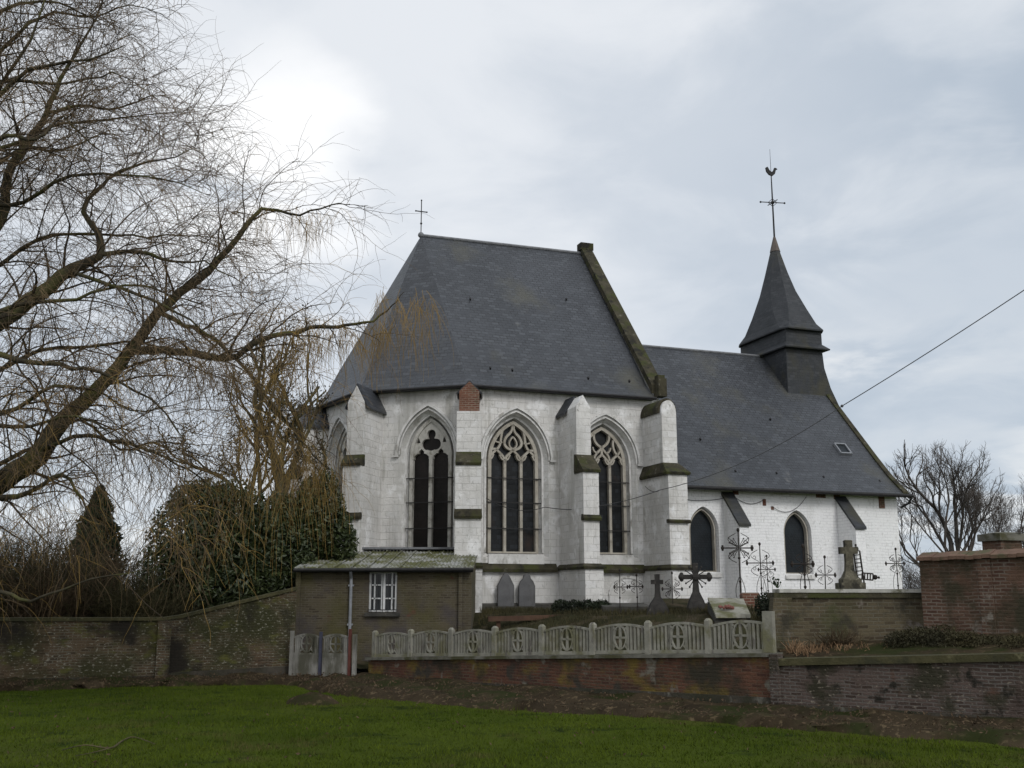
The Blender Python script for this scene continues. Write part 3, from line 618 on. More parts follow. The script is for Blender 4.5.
# ---- steeple: steeple > belfry, skirt_roof, spire, weathercock
uc = 17.2                                 # the steeple is narrow along the nave and deep across it
def rect(hu, hv, z, k=0.0):                # rectangle with its corners cut by k (0 none .. .29 a regular eight-sided figure)
    pts = [(-1, -1), (1, -1), (1, 1), (-1, 1)]
    if k == 0: return [S(uc + x * hu, VC + y * hv, z) for x, y in pts]
    c = 2 * k; o = [(-1 + c, 1), (1 - c, 1), (1, 1 - c), (1, -1 + c), (1 - c, -1), (-1 + c, -1), (-1, -1 + c), (-1, 1 - c)]
    return [S(uc + x * hu, VC + y * hv, z) for x, y in o]
st = MB(); st.loft([[S(uc + x, VC + y, z) for x, y in ((-.98, 1.85), (h, 1.85), (h, -1.85), (-.98, -1.85))] for h, z in ((1.95, 9.6), (1.75, 10.6), (1.30, 11.5), (1.02, 12.4), (.93, 13.45))])
steeple = st.build('steeple', 'slate_dark', church)
s2 = MB(); s2.loft([rect(1.17, 2.12, 13.18), rect(1.19, 2.14, 13.23), rect(.93, 1.85, 13.50)]); s2.build('skirt_roof', 'slate_dark', steeple)
s3 = MB(); s3.hexa(rect(.95, 1.87, 13.40), rect(.95, 1.87, 14.26)); s3.build('belfry', 'slate_dark', steeple)
s4 = MB()
s4.loft([rect(1.12, 2.06, 14.06, .09), rect(1.13, 2.07, 14.12, .09), rect(1.02, 1.84, 14.44, .14), rect(.89, 1.52, 15.2, .22), rect(.68, 1.03, 16.2, .28), rect(.46, .63, 17.2, .29), rect(.24, .29, 18.2, .29), rect(.045, .05, 19.0, .29)])
spire = s4.build('spire', 'slate_dark', steeple)
l4 = MB(); l4.hexa(rect(.225, .265, 18.36, .29), rect(.05, .05, 19.12, .29)); l4.build('spire_tip', surf('weathered lead cap', (.085, .070, .062), (.12, .10, .088), 4, .7), spire)
wc = MB(); q = S(uc, VC, 0); wc.tube([q + Z * 19.05, q + Z * 21.3, q + Z * 22.25], [.045, .035, .025], 6); wc.tube([q + Z * 22.25, q + Z * 23.6], [.014, .008], 5)
ar = (D * .9 + NS * .2).normalized(); wc.tube([q + Z * 20.86 - ar * .60, q + Z * 20.86 + ar * .60], .024, 5); wc.tube([q + Z * 20.86 - NS * .4, q + Z * 20.86 + NS * .4], .022, 5)
for sg in (-1, 1): wc.ball(q + Z * 20.86 + ar * .60 * sg, .05); wc.bar(q + Z * 20.86 + ar * sg * .22, q + Z * 21.05, .012, .012); wc.bar(q + Z * 20.86 + ar * sg * .22, q + Z * 20.66, .012, .012)
wc.ball(q + Z * 20.86, .09); wco = wc.build('vane_cross', 'black_iron', steeple)
ck = MB(); ckp = [(-.30, .30), (-.26, .10), (-.12, -.04), (.06, -.08), (.20, .04), (.26, .24), (.36, .30), (.28, .36), (.20, .36), (.12, .18), (.0, .12), (-.10, .20), (-.20, .36)]
ck.prism([q + Z * (22.30 + z) + D * x - NS * .035 for x, z in ckp], NS * .07); ck.build('weathercock', 'black_iron', wco)

# ------------------------------------------------------------------ ground
def grid_obj(name, rows, mat, jit=0.0):
    V = np.array([[tuple(p) for p in r] for r in rows]); a, b_ = V.shape[:2]; V = V.reshape(-1, 3)
    if jit: V[:, 2] += RNG.normal(0, jit, len(V))
    i = np.arange(a - 1)[:, None] * b_; j = np.arange(b_ - 1)[None, :]
    Q = np.stack([i + j, i + j + 1, i + b_ + j + 1, i + b_ + j], -1).reshape(-1, 4)
    m = MB(); m.quads(V, Q); o = m.build(name, mat, fix=False, smooth=True)
    bm = bmesh.new(); bm.from_mesh(o.data); bmesh.ops.recalc_face_normals(bm, faces=bm.faces)
    if sum(f.normal.z for f in bm.faces) < 0: bmesh.ops.reverse_faces(bm, faces=bm.faces)
    bm.to_mesh(o.data); bm.free(); return o
xs = np.unique(np.concatenate([np.linspace(-400, -30, 8), np.linspace(-30, 30, 61), np.linspace(30, 400, 8)])); ys = np.unique(np.concatenate([np.linspace(-300, -10, 6), np.linspace(-10, 40, 51), np.linspace(40, 700, 10)]))
tag(grid_obj('lawn', [[(x, y, 0.02 * math.sin(x * .7 + y * .3) + .015 * math.sin(y * 1.3 - x * .4)) for x in xs] for y in ys], 'grass'), kind='structure')

FENCE0 = Vector((5.10, 21.24, 0)); FENCE1 = Vector((-3.884, 29.355, 0))
LW = [Vector((-26, 23.1, 0)), Vector((-12.918, 27.49, 0)), Vector((-9.28, 28.705, 0)), Vector((-6.05, 30.1, 0))]
RW1 = Vector((14.0, 15.2, 0)); RW0 = Vector((5.22, 21.14, 0))
MW0 = at(779, 650, 22.4); MW1 = at(927, 650, 22.6)
TW0 = at(922, 600, 22.1); TW1 = at(1130, 600, 19.2)
# bare earth along the foot of the walls
edge_far = [Vector((-26, 23.3, 0)), Vector((-12.9, 27.6, 0)), Vector((-9.2, 28.8, 0)), Vector((-6.0, 30.4, 0)), Vector((-3.9, 29.5, 0)), Vector((.6, 25.4, 0)), Vector((5.1, 21.35, 0)), Vector((8.3, 19.2, 0)), Vector((14.2, 15.2, 0))]
edge_near = [Vector((-26, 22.4, 0)), atz(0, 692, 0), atz(160, 688, 0), atz(285, 684.5, 0), atz(352, 697, 0), atz(520, 712, 0), atz(760, 728, 0), atz(1024, 746, 0), Vector((14, 13.4, 0))]
def dens(pl, n):
    o = []
    for a, b_ in zip(pl, pl[1:]): o += [a.lerp(b_, i / n) for i in range(n)]
    return o + [pl[-1]]
fa, ne = dens(edge_far, 14), dens(edge_near, 14); rows = []
for j in range(9):
    t = j / 8; r = []
    for i, (a, b_) in enumerate(zip(ne, fa)):
        p = a.lerp(b_, t); hgt = .0 if j == 0 else .10 + .05 * math.sin(i * .9 + j) + .13 * t
        if j == 0: p = p + (a - b_).normalized() * (random.uniform(-.35, .3)); hgt = -.05
        elif j < 8: hgt += random.uniform(-.03, .05)
        p = Vector((p.x, p.y, hgt)); r.append(p)
    rows.append(r)
tag(grid_obj('bare_earth', rows, 'soil'), kind='structure')
mo = MB(); c0 = atz(312, 703, 0)
rows = []
for i in range(10):
    rows.append([Vector((c0.x + .62 * (i / 9) * math.cos(2 * math.pi * j / 20), c0.y + .5 * (i / 9) * math.sin(2 * math.pi * j / 20), .22 * (1 - (i / 9) ** 1.6) - .02 + random.uniform(0, .05) * (i < 9))) for j in range(21)])
for r in rows: r[-1] = r[0]
tag(grid_obj('earth_mound', rows, 'soil'), 'low heap of dark bare earth and leaves on the lawn before the gate', 'earth heap')

# raised churchyard behind the walls
bound = [LW[0], LW[1], LW[2], LW[3], FENCE1 + Vector((-.25, .15, 0)), FENCE1, FENCE0, Vector((MW0.x, MW0.y, 0)), Vector((TW0.x, TW0.y, 0)), Vector((TW1.x, TW1.y, 0))]
bz = [1.1, 1.2, 1.3, .8, .35, .35, .8, 1.0, 1.2, 1.2]
bp = []; bzz = []
for i in range(len(bound) - 1):
    for k in range(8): bp.append(bound[i].lerp(bound[i + 1], k / 8)); bzz.append(bz[i] + (bz[i + 1] - bz[i]) * k / 8)
bp.append(bound[-1]); bzz.append(bz[-1]); rows = []
dirb = Vector((.12, 1, 0)).normalized()
for s_ in (.12, .5, 1, 1.8, 2.8, 4, 6, 9, 14, 22, 40, 90):
    r = []
    for p, z in zip(bp, bzz):
        q = p + dirb * s_; t = min(1, max(0, (s_ - .5) / 6.5)); t = t * t * (3 - 2 * t); gz = 1.85 if q.x < 4 else 1.85 + min(.3, (q.x - 4) * .06)
        r.append(Vector((q.x, q.y, z + (gz - z) * t)))
    rows.append(r)
tag(grid_obj('churchyard_ground', rows, 'yard', .015), kind='structure')

# ------------------------------------------------------------------ garden, fence and retaining walls
def path_wall(mb, pts, z0, z1, t0, t1, ndiv=1):   # wall along pts from t0 in front to t1 behind the line
    P = []; a0 = []; a1 = []
    for i in range(len(pts) - 1):
        for k in range(ndiv): f = k / ndiv; P.append(pts[i].lerp(pts[i + 1], f)); a0.append(z0[i] + (z0[i + 1] - z0[i]) * f); a1.append(z1[i] + (z1[i + 1] - z1[i]) * f)
    P.append(pts[-1]); a0.append(z0[-1]); a1.append(z1[-1]); rings = []
    for i, p in enumerate(P):
        e = (P[min(i + 1, len(P) - 1)] - P[max(i - 1, 0)]).normalized(); q = Vector((-e.y, e.x, 0))
        if q.dot(p) < 0: q = -q               # q points away from the camera
        rings.append([p - q * t0 + Z * a0[i], p + q * t1 + Z * a0[i], p + q * t1 + Z * a1[i], p - q * t0 + Z * a1[i]])
    return mb.loft(rings)
ltop = [1.62, 1.68, 1.66, at(300, 590, 30.1).z]
lpts = LW[:]; 
lp = [LW[0], LW[1], LW[2], LW[2].lerp(LW[3], .12), LW[3]]; lt = [1.62, 1.67, 1.66, 1.72, ltop[3]]
gwall = thing('garden_wall', 'long mossy brick garden wall that rises in a slope up to the shed', 'wall', LW[2])
path_wall(MB(), lp, [-.15] * 5, lt, .0, .34, 6).build('wall', 'wall_left', gwall)
cpm = MB(); path_wall(cpm, lp, lt, [z + .085 for z in lt], .06, .40, 6); cpm.build('coping', 'cap_moss', gwall)
fm = MB(); path_wall(fm, lp, [-.15] * 5, [.22, .24, .24, .32, .40], .05, .2, 6); fm.build('footing', 'plinth', gwall)
pm = MB(); c = LW[2] + Vector((.05, -.06, 0)); pm.box(c + Z * .75, (.17, .10, .90), (.95, .31, 0), (-.31, .95, 0)); pm.build('pier', 'wall_left', gwall)

fdir = (FENCE1 - FENCE0).normalized(); fq = Vector((-fdir.y, fdir.x, 0)); fq = -fq if fq.y < 0 else fq
ZR = at(775, 653, 21.24).z; ZL = at(368, 657.5, 29.35).z
FE = FENCE1.lerp(FENCE0, .0); fend = FENCE0
fwall = thing('low_brick_wall', 'low red and ochre brick wall carrying the concrete picket fence', 'wall', FENCE0.lerp(FENCE1, .5))
path_wall(MB(), [FENCE1, FENCE0], [-.15] * 2, [ZL - .07, ZR - .07], 0, .30, 10).build('wall', 'wall_fence', fwall)
cpm = MB(); path_wall(cpm, [FENCE1 + fdir * .08, FENCE0 - fdir * .05], [ZL - .07, ZR - .07], [ZL, ZR], .07, .36, 10); cpm.build('coping', 'cap', fwall)
path_wall(MB(), [FENCE1, FENCE0], [-.15] * 2, [.16, .36], .04, .1, 10).build('footing', 'plinth', fwall)
fence = thing('concrete_fence', 'openwork concrete fence of arched panels with circled crosses on the low brick wall', 'fence', FENCE0.lerp(FENCE1, .5) + Z * .9)
FLEN = (FENCE0 - FENCE1).length; NP = 8; fx = -fdir
def fence_panel(o, ex, eq, L, zb, slope, H=.60, solid=0.0):
    """openwork panel; o start point, ex along, eq across, zb base height"""
    mb = MB(); th = .026
    class Fr: pass
    fr = Frame(Vector((o.x, o.y, 0)), ex, -eq)
    zof = lambda x: zb + slope * x
    top = lambda x: H - .075 + .085 * math.sin(math.pi * min(1, max(0, x / L)))
    xs_ = np.linspace(.0, L, 13)
    ribbon(mb, fr, [(x, zof(x) + top(x)) for x in xs_], .048, -th, th)
    lo = .07 + solid
    ribbon(mb, fr, [(0, zof(0) + lo - .03), (L, zof(L) + lo - .03)], .075, -th, th)
    if solid: mb.prism([fr.p(0, zof(0) + .02, -th * .8), fr.p(L, zof(L) + .02, -th * .8), fr.p(L, zof(L) + lo, -th * .8), fr.p(0, zof(0) + lo, -th * .8)], -eq * th * 1.6)
    cx_ = L / 2; cz = (lo + top(cx_)) / 2; rr = (top(cx_) - lo) / 2 - .03; rx = min(rr * .78, .165)
    nb_ = 14
    for i in range(1, nb_):
        x = L * i / nb_
        if abs(x - cx_) < rx + .03: continue
        mb.bar(fr.p(x, zof(x) + lo, 0), fr.p(x, zof(x) + top(x), 0), .024, .02, up=eq)
    for k in (-1, 1): mb.bar(fr.p(cx_ + k * (rx + .05), zof(cx_) + lo, 0), fr.p(cx_ + k * (rx + .05), zof(cx_) + top(cx_) - .01, 0), .020, .02, up=eq)
    ribbon(mb, fr, [(cx_ + rx * math.cos(t), zof(cx_) + cz + rr * math.sin(t)) for t in np.linspace(0, 2 * math.pi, 25)[:-1]], .030, -th, th, closed=True)
    mb.bar(fr.p(cx_ - rx, zof(cx_) + cz, 0), fr.p(cx_ + rx, zof(cx_) + cz, 0), .022, .022); mb.bar(fr.p(cx_, zof(cx_) + cz - rr, 0), fr.p(cx_, zof(cx_) + cz + rr, 0), .026, .022, up=eq)
    for k in (-1, 1):
        for m_ in (-1, 1): mb.bar(fr.p(cx_ + k * (rx + .04), zof(cx_) + cz + m_ * rr * .95, 0), fr.p(cx_ + k * rx * .62, zof(cx_) + cz + m_ * rr * .62, 0), .018, .018, up=eq)
    return mb
for i in range(NP):
    a = FENCE1.lerp(FENCE0, i / NP); L_ = FLEN / NP; zb = ZL + (ZR - ZL) * i / NP
    fence_panel(a + fx * .06 + fq * (.15 + random.uniform(-.012, .012)), fx, fq, L_ - .12, zb + random.uniform(.0, .02), (ZR - ZL) / FLEN + random.uniform(-.008, .008), .62).build('panel', 'concrete', fence)
for i in range(NP + 1):
    a = FENCE1.lerp(FENCE0, i / NP); zb = ZL + (ZR - ZL) * i / NP; p = MB(); hw = .065 if i < NP else .11; hh_ = .33 if i < NP else .40
    if i == NP: a = a - fx * .12
    if i == 0: a = a + fx * .08
    p.box(a + fq * .15 + Z * (zb + hh_), (hw, .06, hh_), fx, fq); 
    if i < NP: p.hexa([a + fq * .15 + fx * x * hw + fq * y * .06 + Z * (zb + hh_ * 2 + .001) for x, y in ((-1, -1), (1, -1), (1, 1), (-1, 1))], [a + fq * .15 + fx * x * hw * .4 + fq * y * .03 + Z * (zb + hh_ * 2 + .05) for x, y in ((-1, -1), (1, -1), (1, 1), (-1, 1))])
    p.build('post', 'concrete', fence)

# gate of two concrete leaves between the garden wall and the fence
G0 = at(292, 660, 29.75); G2 = at(350, 660, 29.3); G0.z = G2.z = 0; gx = (G2 - G0).normalized(); gq = Vector((-gx.y, gx.x, 0)); GL = (G2 - G0).length
gate = thing('concrete_gate', 'pair of weathered concrete gate leaves with openwork tops beside the brick shed', 'gate', G0.lerp(G2, .5))
for i in range(2): fence_panel(G0 + gx * (GL / 2 * i + .05), gx, gq, GL / 2 - .10, .12, 0, 1.14, .58).build('leaf', 'concrete_gate', gate)
for i, (mt, h_) in enumerate((('concrete_gate', 1.36), ('blue_iron', 1.34), ('rust_red', 1.42))):
    p = MB(); c = G0.lerp(G2, i / 2); p.box(c + Z * (h_ / 2 - .1) - gq * .04, (.045 if i == 0 else .032, .04, h_ / 2 + .1), gx, gq); po = p.build('post', mt, gate)
    if i == 2: tag(po, 'rust red gate post'); p = MB(); p.box(c + gx * .13 + Z * .60, (.05, .05, .68), gx, gq); p.build('post', 'concrete_gate', gate)
    if i == 1: tag(po, 'faded blue gate post')

rwall = thing('retaining_wall', 'sooty brick retaining wall with mossy capping along the right of the lawn', 'wall', RW0)
rz = [at(786, 659, 21.1).z, at(1024, 656, 17.7).z]; rsl = (rz[1] - rz[0]) / (atz(1024, 742, 0) - RW0).length; rz1 = rz[0] + rsl * (RW1 - RW0).length
path_wall(MB(), [RW0, RW1], [-.15] * 2, [rz[0] - .13, rz1 - .13], 0, .35, 14).build('wall', 'wall_right', rwall)
cpm = MB(); path_wall(cpm, [RW0 - Vector((.05, -.05, 0)), RW1], [rz[0] - .13, rz1 - .13], [rz[0], rz1], .07, .45, 14); cpm.build('coping', 'cap_moss', rwall)
path_wall(MB(), [RW0, RW1], [-.15] * 2, [.26, .26], .04, .1, 14).build('footing', 'plinth', rwall)
pm = MB(); c = FENCE0 + Vector((.07, -.02, 0)); pm.box(c + Z * (ZR / 2 - .04), (.09, .12, ZR / 2 + .02), fx, fq); pm.build('pier', 'wall_right', rwall)

# planted ledge behind the retaining wall
lr = []
rdir = (RW1 - RW0).normalized()
for j in range(6):
    t = j / 5; r = []
    for i in range(25):
        f_ = RW0.lerp(RW1, i / 24) + Vector((.2, .3, 0)); b_ = (MW0.lerp(TW0, min(1, i / 12)) if i < 12 else TW0.lerp(TW1, (i - 12) / 12)); p = f_.lerp(Vector((b_.x, b_.y + .1, 0)), t)
        r.append(Vector((p.x, p.y, rz[0] + (rz1 - rz[0]) * i / 24 - .05 + .18 * t + random.uniform(-.03, .03))))
    lr.append(r)
tag(grid_obj('planted_ledge', lr, 'soil'), kind='structure')

mz = at(850, 589.5, 22.5).z; mdir = (MW1 - MW0).normalized(); mid = thing('mid_wall', 'mossy brown brick wall with pale cement capping below the graveyard crosses', 'wall', Vector((MW0.x, MW0.y, .9)))
a, b_ = Vector((MW0.x, MW0.y, 0)), Vector((MW1.x + .3, MW1.y, 0))
path_wall(MB(), [a, b_], [.4, .4], [mz - .16, mz - .16], 0, .4, 8).build('wall', 'wall_mid', mid)
cpm = MB(); path_wall(cpm, [a - mdir * .06, b_], [mz - .17] * 2, [mz - .065] * 2, .05, .46, 8); cpm.build('coping', 'moss_stone', mid)
cpm = MB(); path_wall(cpm, [a + mdir * .05, b_], [mz - .063] * 2, [mz + .01] * 2, .07, .44, 8); cpm.build('capping', 'cap_pale', mid)
rm = MB(); rm.loft([[a + Vector((x + k, y, z)) for x, y in ((-.10, -.05), (.28, -.05), (.28, .3), (-.10, .3))] for k, z in ((0, .4), (.02, 1.4), (0, 2.0), (.03, mz - .165))]); rm.build('pier', 'wall_mid', mid)

tz0, tz1 = at(924, 561, 22.1).z, at(1024, 557, 20.6).z; tsl = (tz1 - tz0) / ((at(1024, 557, 20.6) - TW0).xy.length); tz1 = tz0 + tsl * (TW1 - TW0).xy.length
tall = thing('tall_brick_wall', 'tall red brick garden wall topped with old clay tiles', 'wall', Vector((TW0.x, TW0.y, 1)))
a, b_ = Vector((TW0.x, TW0.y, 0)), Vector((TW1.x, TW1.y, 0)); tdr = (b_ - a).normalized(); tq = Vector((-tdr.y, tdr.x, 0)); tq = tq if tq.y > 0 else -tq
path_wall(MB(), [a, b_], [.4, .4], [tz0, tz1], 0, .36, 8).build('wall', 'wall_tall', tall)
tl = MB(); L_ = (b_ - a).length; n_ = int(L_ / .17)
for i in range(n_):
    c = a + tdr * (i + .5) * .17 + Z * (tz0 + (tz1 - tz0) * (i + .5) / n_ + .085 + random.uniform(-.012, .012)); c0 = c + tq * .18
    tl.prism([c0 - tdr * .082 - tq * .30 - Z * .09, c0 - tdr * .082 - tq * .30 - Z * .02, c0 - tdr * .082 + Z * .09, c0 - tdr * .082 + tq * .3 - Z * .02, c0 - tdr * .082 + tq * .3 - Z * .09], tdr * .164)
tag(tl.build('tile_coping', 'tile', tall), kind='stuff')
pm = MB(); c = a + tdr * 1.35; pm.box(c + tq * .045 + Z * (tz0 / 2 + .1), (.13, .08, tz0 / 2 - .1), tdr, tq); pm.build('pier', 'wall_tall', tall)

gp = at(1002, 545, 25.5); pil = thing('brick_pillar', 'square brick pillar with flat stone cap rising behind the tiled wall', 'pillar', Vector((gp.x, gp.y, 1.8)))
z1 = at(1002, 541, 25.5).z; m = MB(); m.box((gp.x, gp.y, (1.5 + z1) / 2), (.31, .31, (z1 - 1.5) / 2), (.95, .3, 0), (-.3, .95, 0)); m.build('shaft', 'wall_tall', pil)
m = MB(); m.box((gp.x, gp.y, z1 + .08), (.38, .38, .085), (.95, .3, 0), (-.3, .95, 0)); m.hexa([Vector((gp.x + x * .34, gp.y + y * .34, z1 + .168)) for x, y in ((-1, -1), (1, -1), (1, 1), (-1, 1))], [Vector((gp.x + x * .2, gp.y + y * .2, z1 + .20)) for x, y in ((-1, -1), (1, -1), (1, 1), (-1, 1))]); m.build('cap', 'cap', pil)

# ------------------------------------------------------------------ lean-to shed against the apse
SY = 30.9; sA = at(300, 570, SY); sB = at(460, 570, SY); sz = at(380, 568.5, SY).z; sr = at(473, 566, SY).x
shed = thing('lean_to_shed', 'low mossy brick lean-to shed with corrugated roof against the apse', 'shed', (sA.x, SY, .6))
sback = 36.2; zb = 3.80; wn0, wn1 = at(369, 590, SY).x, at(397, 590, SY).x; wz0, wz1 = at(380, 612, SY).z, at(380, 571.5, SY).z
sh = MB(); xL, xR = sA.x, sr - .04
sh.hexa([Vector((xL, SY, .3)), Vector((xR, SY, .3)), Vector((xR, sback, .3)), Vector((xL, sback, .3))], [Vector((xL, SY, sz)), Vector((xR, SY, sz)), Vector((xR, sback, zb - .02)), Vector((xL, sback, zb - .02))])
wc_ = MB(); wc_.box(((wn0 + wn1) / 2, SY, (wz0 + wz1) / 2), ((wn1 - wn0) / 2, .16, (wz1 - wz0) / 2))
link('wall', shift(cut(sh, [wc_]), (sA.x, SY, .6)), 'shed_brick', shed)
pm = MB(); pm.box((sB.x + .02, SY - .05, sz / 2 + .1), (.05, .05, sz / 2 - .18)); pm.build('pilaster', 'shed_brick', shed)
pm = MB(); pm.box((xL - .02, SY - .03, sz / 2 + .1), (.07, .06, sz / 2 - .18)); pm.build('pilaster', 'shed_brick', shed)
rm = MB(); nx = 90; xa, xb = xL - .12, sr + .02; ptsT = []
for i in range(nx + 1):
    x = xa + (xb - xa) * i / nx; k = .018 * math.cos(i * math.pi); ptsT.append((x, k))
f0, f1 = SY - .22, sback - .0; zs0 = sz + .04 - .22 * (zb - sz) / (sback - SY); zs1 = zb + .04
rm.loft([[Vector((x, y, z + k)) for x, k in ptsT] + [Vector((x, y, z + k - .03)) for x, k in ptsT[::-1]] for y, z in ((f0, zs0), ((f0 + f1) / 2, (zs0 + zs1) / 2), (f1, zs1))])
rm.build('roof', 'tin', shed)
bt = MB()
for i in range(11):
    x = xa + (xb - xa) * (i + .5) / 11; bt.bar((x, f0 + .01, zs0 + .030), (x, f1, zs1 + .030), .020, .012)
bt.build('roof_ribs', 'tin', shed)
m = MB(); m.box(((xa + xb) / 2, SY - .24, zs0 - .07), ((xb - xa) / 2, .02, .05)); m.tube([(xa, SY - .30, zs0 - .06), (xb, SY - .30, zs0 - .04)], .05, 8); m.build('gutter', 'black_iron', shed)
fl = MB(); fl.box(((at(345, 556, 35).x + xb) / 2, sback - .35, zb + .07), ((xb - at(345, 556, 35).x) / 2, .3, .035)); fl.build('flashing', 'lead', shed)
px_ = at(351, 600, SY).x; m = MB(); m.tube([(px_, SY - .27, zs0 - .10), (px_, SY - .08, zs0 - .30), (px_, SY - .08, .7)], .045, 8)
for z in (2.6, 1.5): m.box((px_, SY - .05, z), (.075, .05, .025))
m.build('downpipe', 'zinc', shed)
cx_, cz_ = (wn0 + wn1) / 2, (wz0 + wz1) / 2; hw, hz = (wn1 - wn0) / 2, (wz1 - wz0) / 2; fr = Frame((cx_, SY, 0), (1, 0, 0), (0, -1, 0))
m = MB(); ribbon(m, fr, [(-hw + .03, wz0 + .03), (hw - .03, wz0 + .03), (hw - .03, wz1 - .03), (-hw + .03, wz1 - .03)], .075, -.13, -.06, closed=True)
m.bar(fr.p(0, wz0, -.09), fr.p(0, wz1, -.09), .06, .035, up=(0, 1, 0))
wo = m.build('window', 'white_wood', shed)
gl = MB()
for k in (-1, 1):
    for q in (1, 2): gl.bar(fr.p(k * hw * .1, wz0 + 2 * hz * q / 3, -.10), fr.p(k * hw, wz0 + 2 * hz * q / 3, -.10), .018, .018)
    gl.bar(fr.p(k * hw * .62, wz0, -.10), fr.p(k * hw * .62, wz1, -.10), .020, .018, up=(0, 1, 0))
gl.build('glazing_bars', 'white_wood', wo)
g = MB(); g.box(fr.p(0, cz_, -.135), (hw, .008, hz)); g.build('pane', 'pane', wo)
m = MB()
for k in range(5): m.bar(fr.p(-hw * .8 + hw * 1.6 * k / 4, wz0 - .1, .05), fr.p(-hw * .8 + hw * 1.6 * k / 4, wz1 - .05, .05), .009, .009)
m.bar(fr.p(-hw, wz0 + .06, .05), fr.p(hw, wz0 + .06, .05), .012, .012); m.build('window_bars', 'black_iron', wo)
m = MB(); m.box(fr.p(0, wz0 - .07, .03), (hw + .10, .08, .05)); m.build('sill', 'dark_stone', wo)

# ------------------------------------------------------------------ graves
YG = 1.85
def gz_at(x): return 1.45 if x < 4 else 1.45 + min(.5, (x - 4) * .10)
def iron_cross(px, ytop, yarm, xl, xr, Y, label, style='rays', tilt=0.0, thick=1.0, extra=None):
    top = at(px, ytop, Y); arm = at(px, yarm, Y); x0, x1 = at(xl, yarm, Y).x, at(xr, yarm, Y).x
    t = thing('iron_cross', label, 'grave cross', (top.x, Y, gz_at(top.x) - .05), 'wrought iron grave crosses')
    zb_ = gz_at(top.x) - .1; r = .0155 * thick; X0 = top.x
    def P(x, z): return Vector((x + tilt * (z - zb_), Y, z))
    m = MB(); m.tube([P(X0, zb_), P(X0, (zb_ + top.z) / 2), P(X0, top.z)], [r * 1.4, r, r], 6); m.ball(P(X0, top.z), r * 2.6, 6, 5, (1, 1, 1.3))
    for z in np.linspace(zb_ + .4, arm.z - .3, 3) if arm.z - zb_ > 1.1 else []: m.ball(P(X0, z), r * 2.3, 6, 5)
    m.build('shaft', 'iron', t)
    m = MB(); m.tube([P(x0, arm.z), P(X0, arm.z), P(x1, arm.z)], r, 6)
    for x in (x0, x1): m.ball(P(x, arm.z), r * 2.8, 6, 5); m.ball(P(x, arm.z + r * 3), r * 1.8, 6, 4); m.ball(P(x, arm.z - r * 3), r * 1.8, 6, 4)
    m.build('crossbar', 'iron', t)
    m = MB(); al = (x1 - x0) / 2
    if style == 'rays':
        for k in range(4):
            for da in (-.28, 0, .28):
                an_ = math.pi / 4 + k * math.pi / 2 + da; L_ = al * (.95 if da == 0 else .72)
                c = P(X0 + math.cos(an_) * .05, arm.z + math.sin(an_) * .05); e = P(X0 + math.cos(an_) * L_, arm.z + math.sin(an_) * L_)
                m.tube([c, c.lerp(e, .5) + Vector((0, 0, .01)), e], r * .5, 4); m.ball(e, r * 1.3, 5, 4)
    if style in ('scroll', 'rays'):
        for sx in (-1, 1):
            for s2_ in (-1, 1):
                m.tube([P(X0 + sx * (.04 + al * .62 * math.sin(t_)), arm.z + s2_ * (al * (.12 + .75 * t_ / 2.6))) for t_ in np.linspace(0, 3.0, 9)], r * .55, 4)
                m.tube([P(X0 + sx * (al * .45 + .10 * al * math.cos(t_)), arm.z + s2_ * (al * .42 + .12 * al * math.sin(t_))) for t_ in np.linspace(0, 5.2, 9)], r * .5, 4)
        if arm.z - zb_ > 1.3:
            for sx in (-1, 1): m.tube([P(X0 + sx * (.02 + .12 * math.sin(t_ * 1.0)), zb_ + .35 + .28 * t_) for t_ in np.linspace(0, 3.1, 9)], r * .5, 4)
    m.build('scrollwork', 'iron', t)
    return t
iron_cross(738, 530, 548, 722.5, 752, 32.0, 'tallest wrought iron grave cross, with a sunburst of rays', 'rays', -.0, 1.25)
iron_cross(759.5, 544, 563, 747, 773, 31.5, 'slim iron grave cross with open scrolls just right of the tallest one', 'scroll', 0, 1.0)
iron_cross(766.5, 556, 569.5, 758.5, 775, 32.6, 'short thin iron cross half hidden behind the slim scrolled one', 'scroll', 0, .8)
iron_cross(619, 570, 587, 614, 627, 30.2, 'narrow iron grave cross with oval scrollwork, linked to its twin', 'scroll', .01, .8)
iron_cross(637, 575, 586.5, 630, 643, 30.4, 'second narrow oval iron cross, nearer the blind arch centre', 'scroll', -.01, .8)
iron_cross(672, 573, 589, 662.5, 682, 30.8, 'low thin iron cross with rays between the two dark stone crosses', 'rays', 0, .8)
iron_cross(803, 546, 564, 792, 813, 31.0, 'sturdy iron cross standing in front of the far nave window', 'scroll', 0, 1.3)
iron_cross(823, 557, 575, 815, 834, 31.4, 'small leaning iron cross next to the stone cross on its plinth', 'scroll', .03, 1.0)
iron_cross(895.5, 549, 563.5, 886, 904, 32.0, 'lone thin iron cross with rays near the nave corner', 'rays', 0, .9)
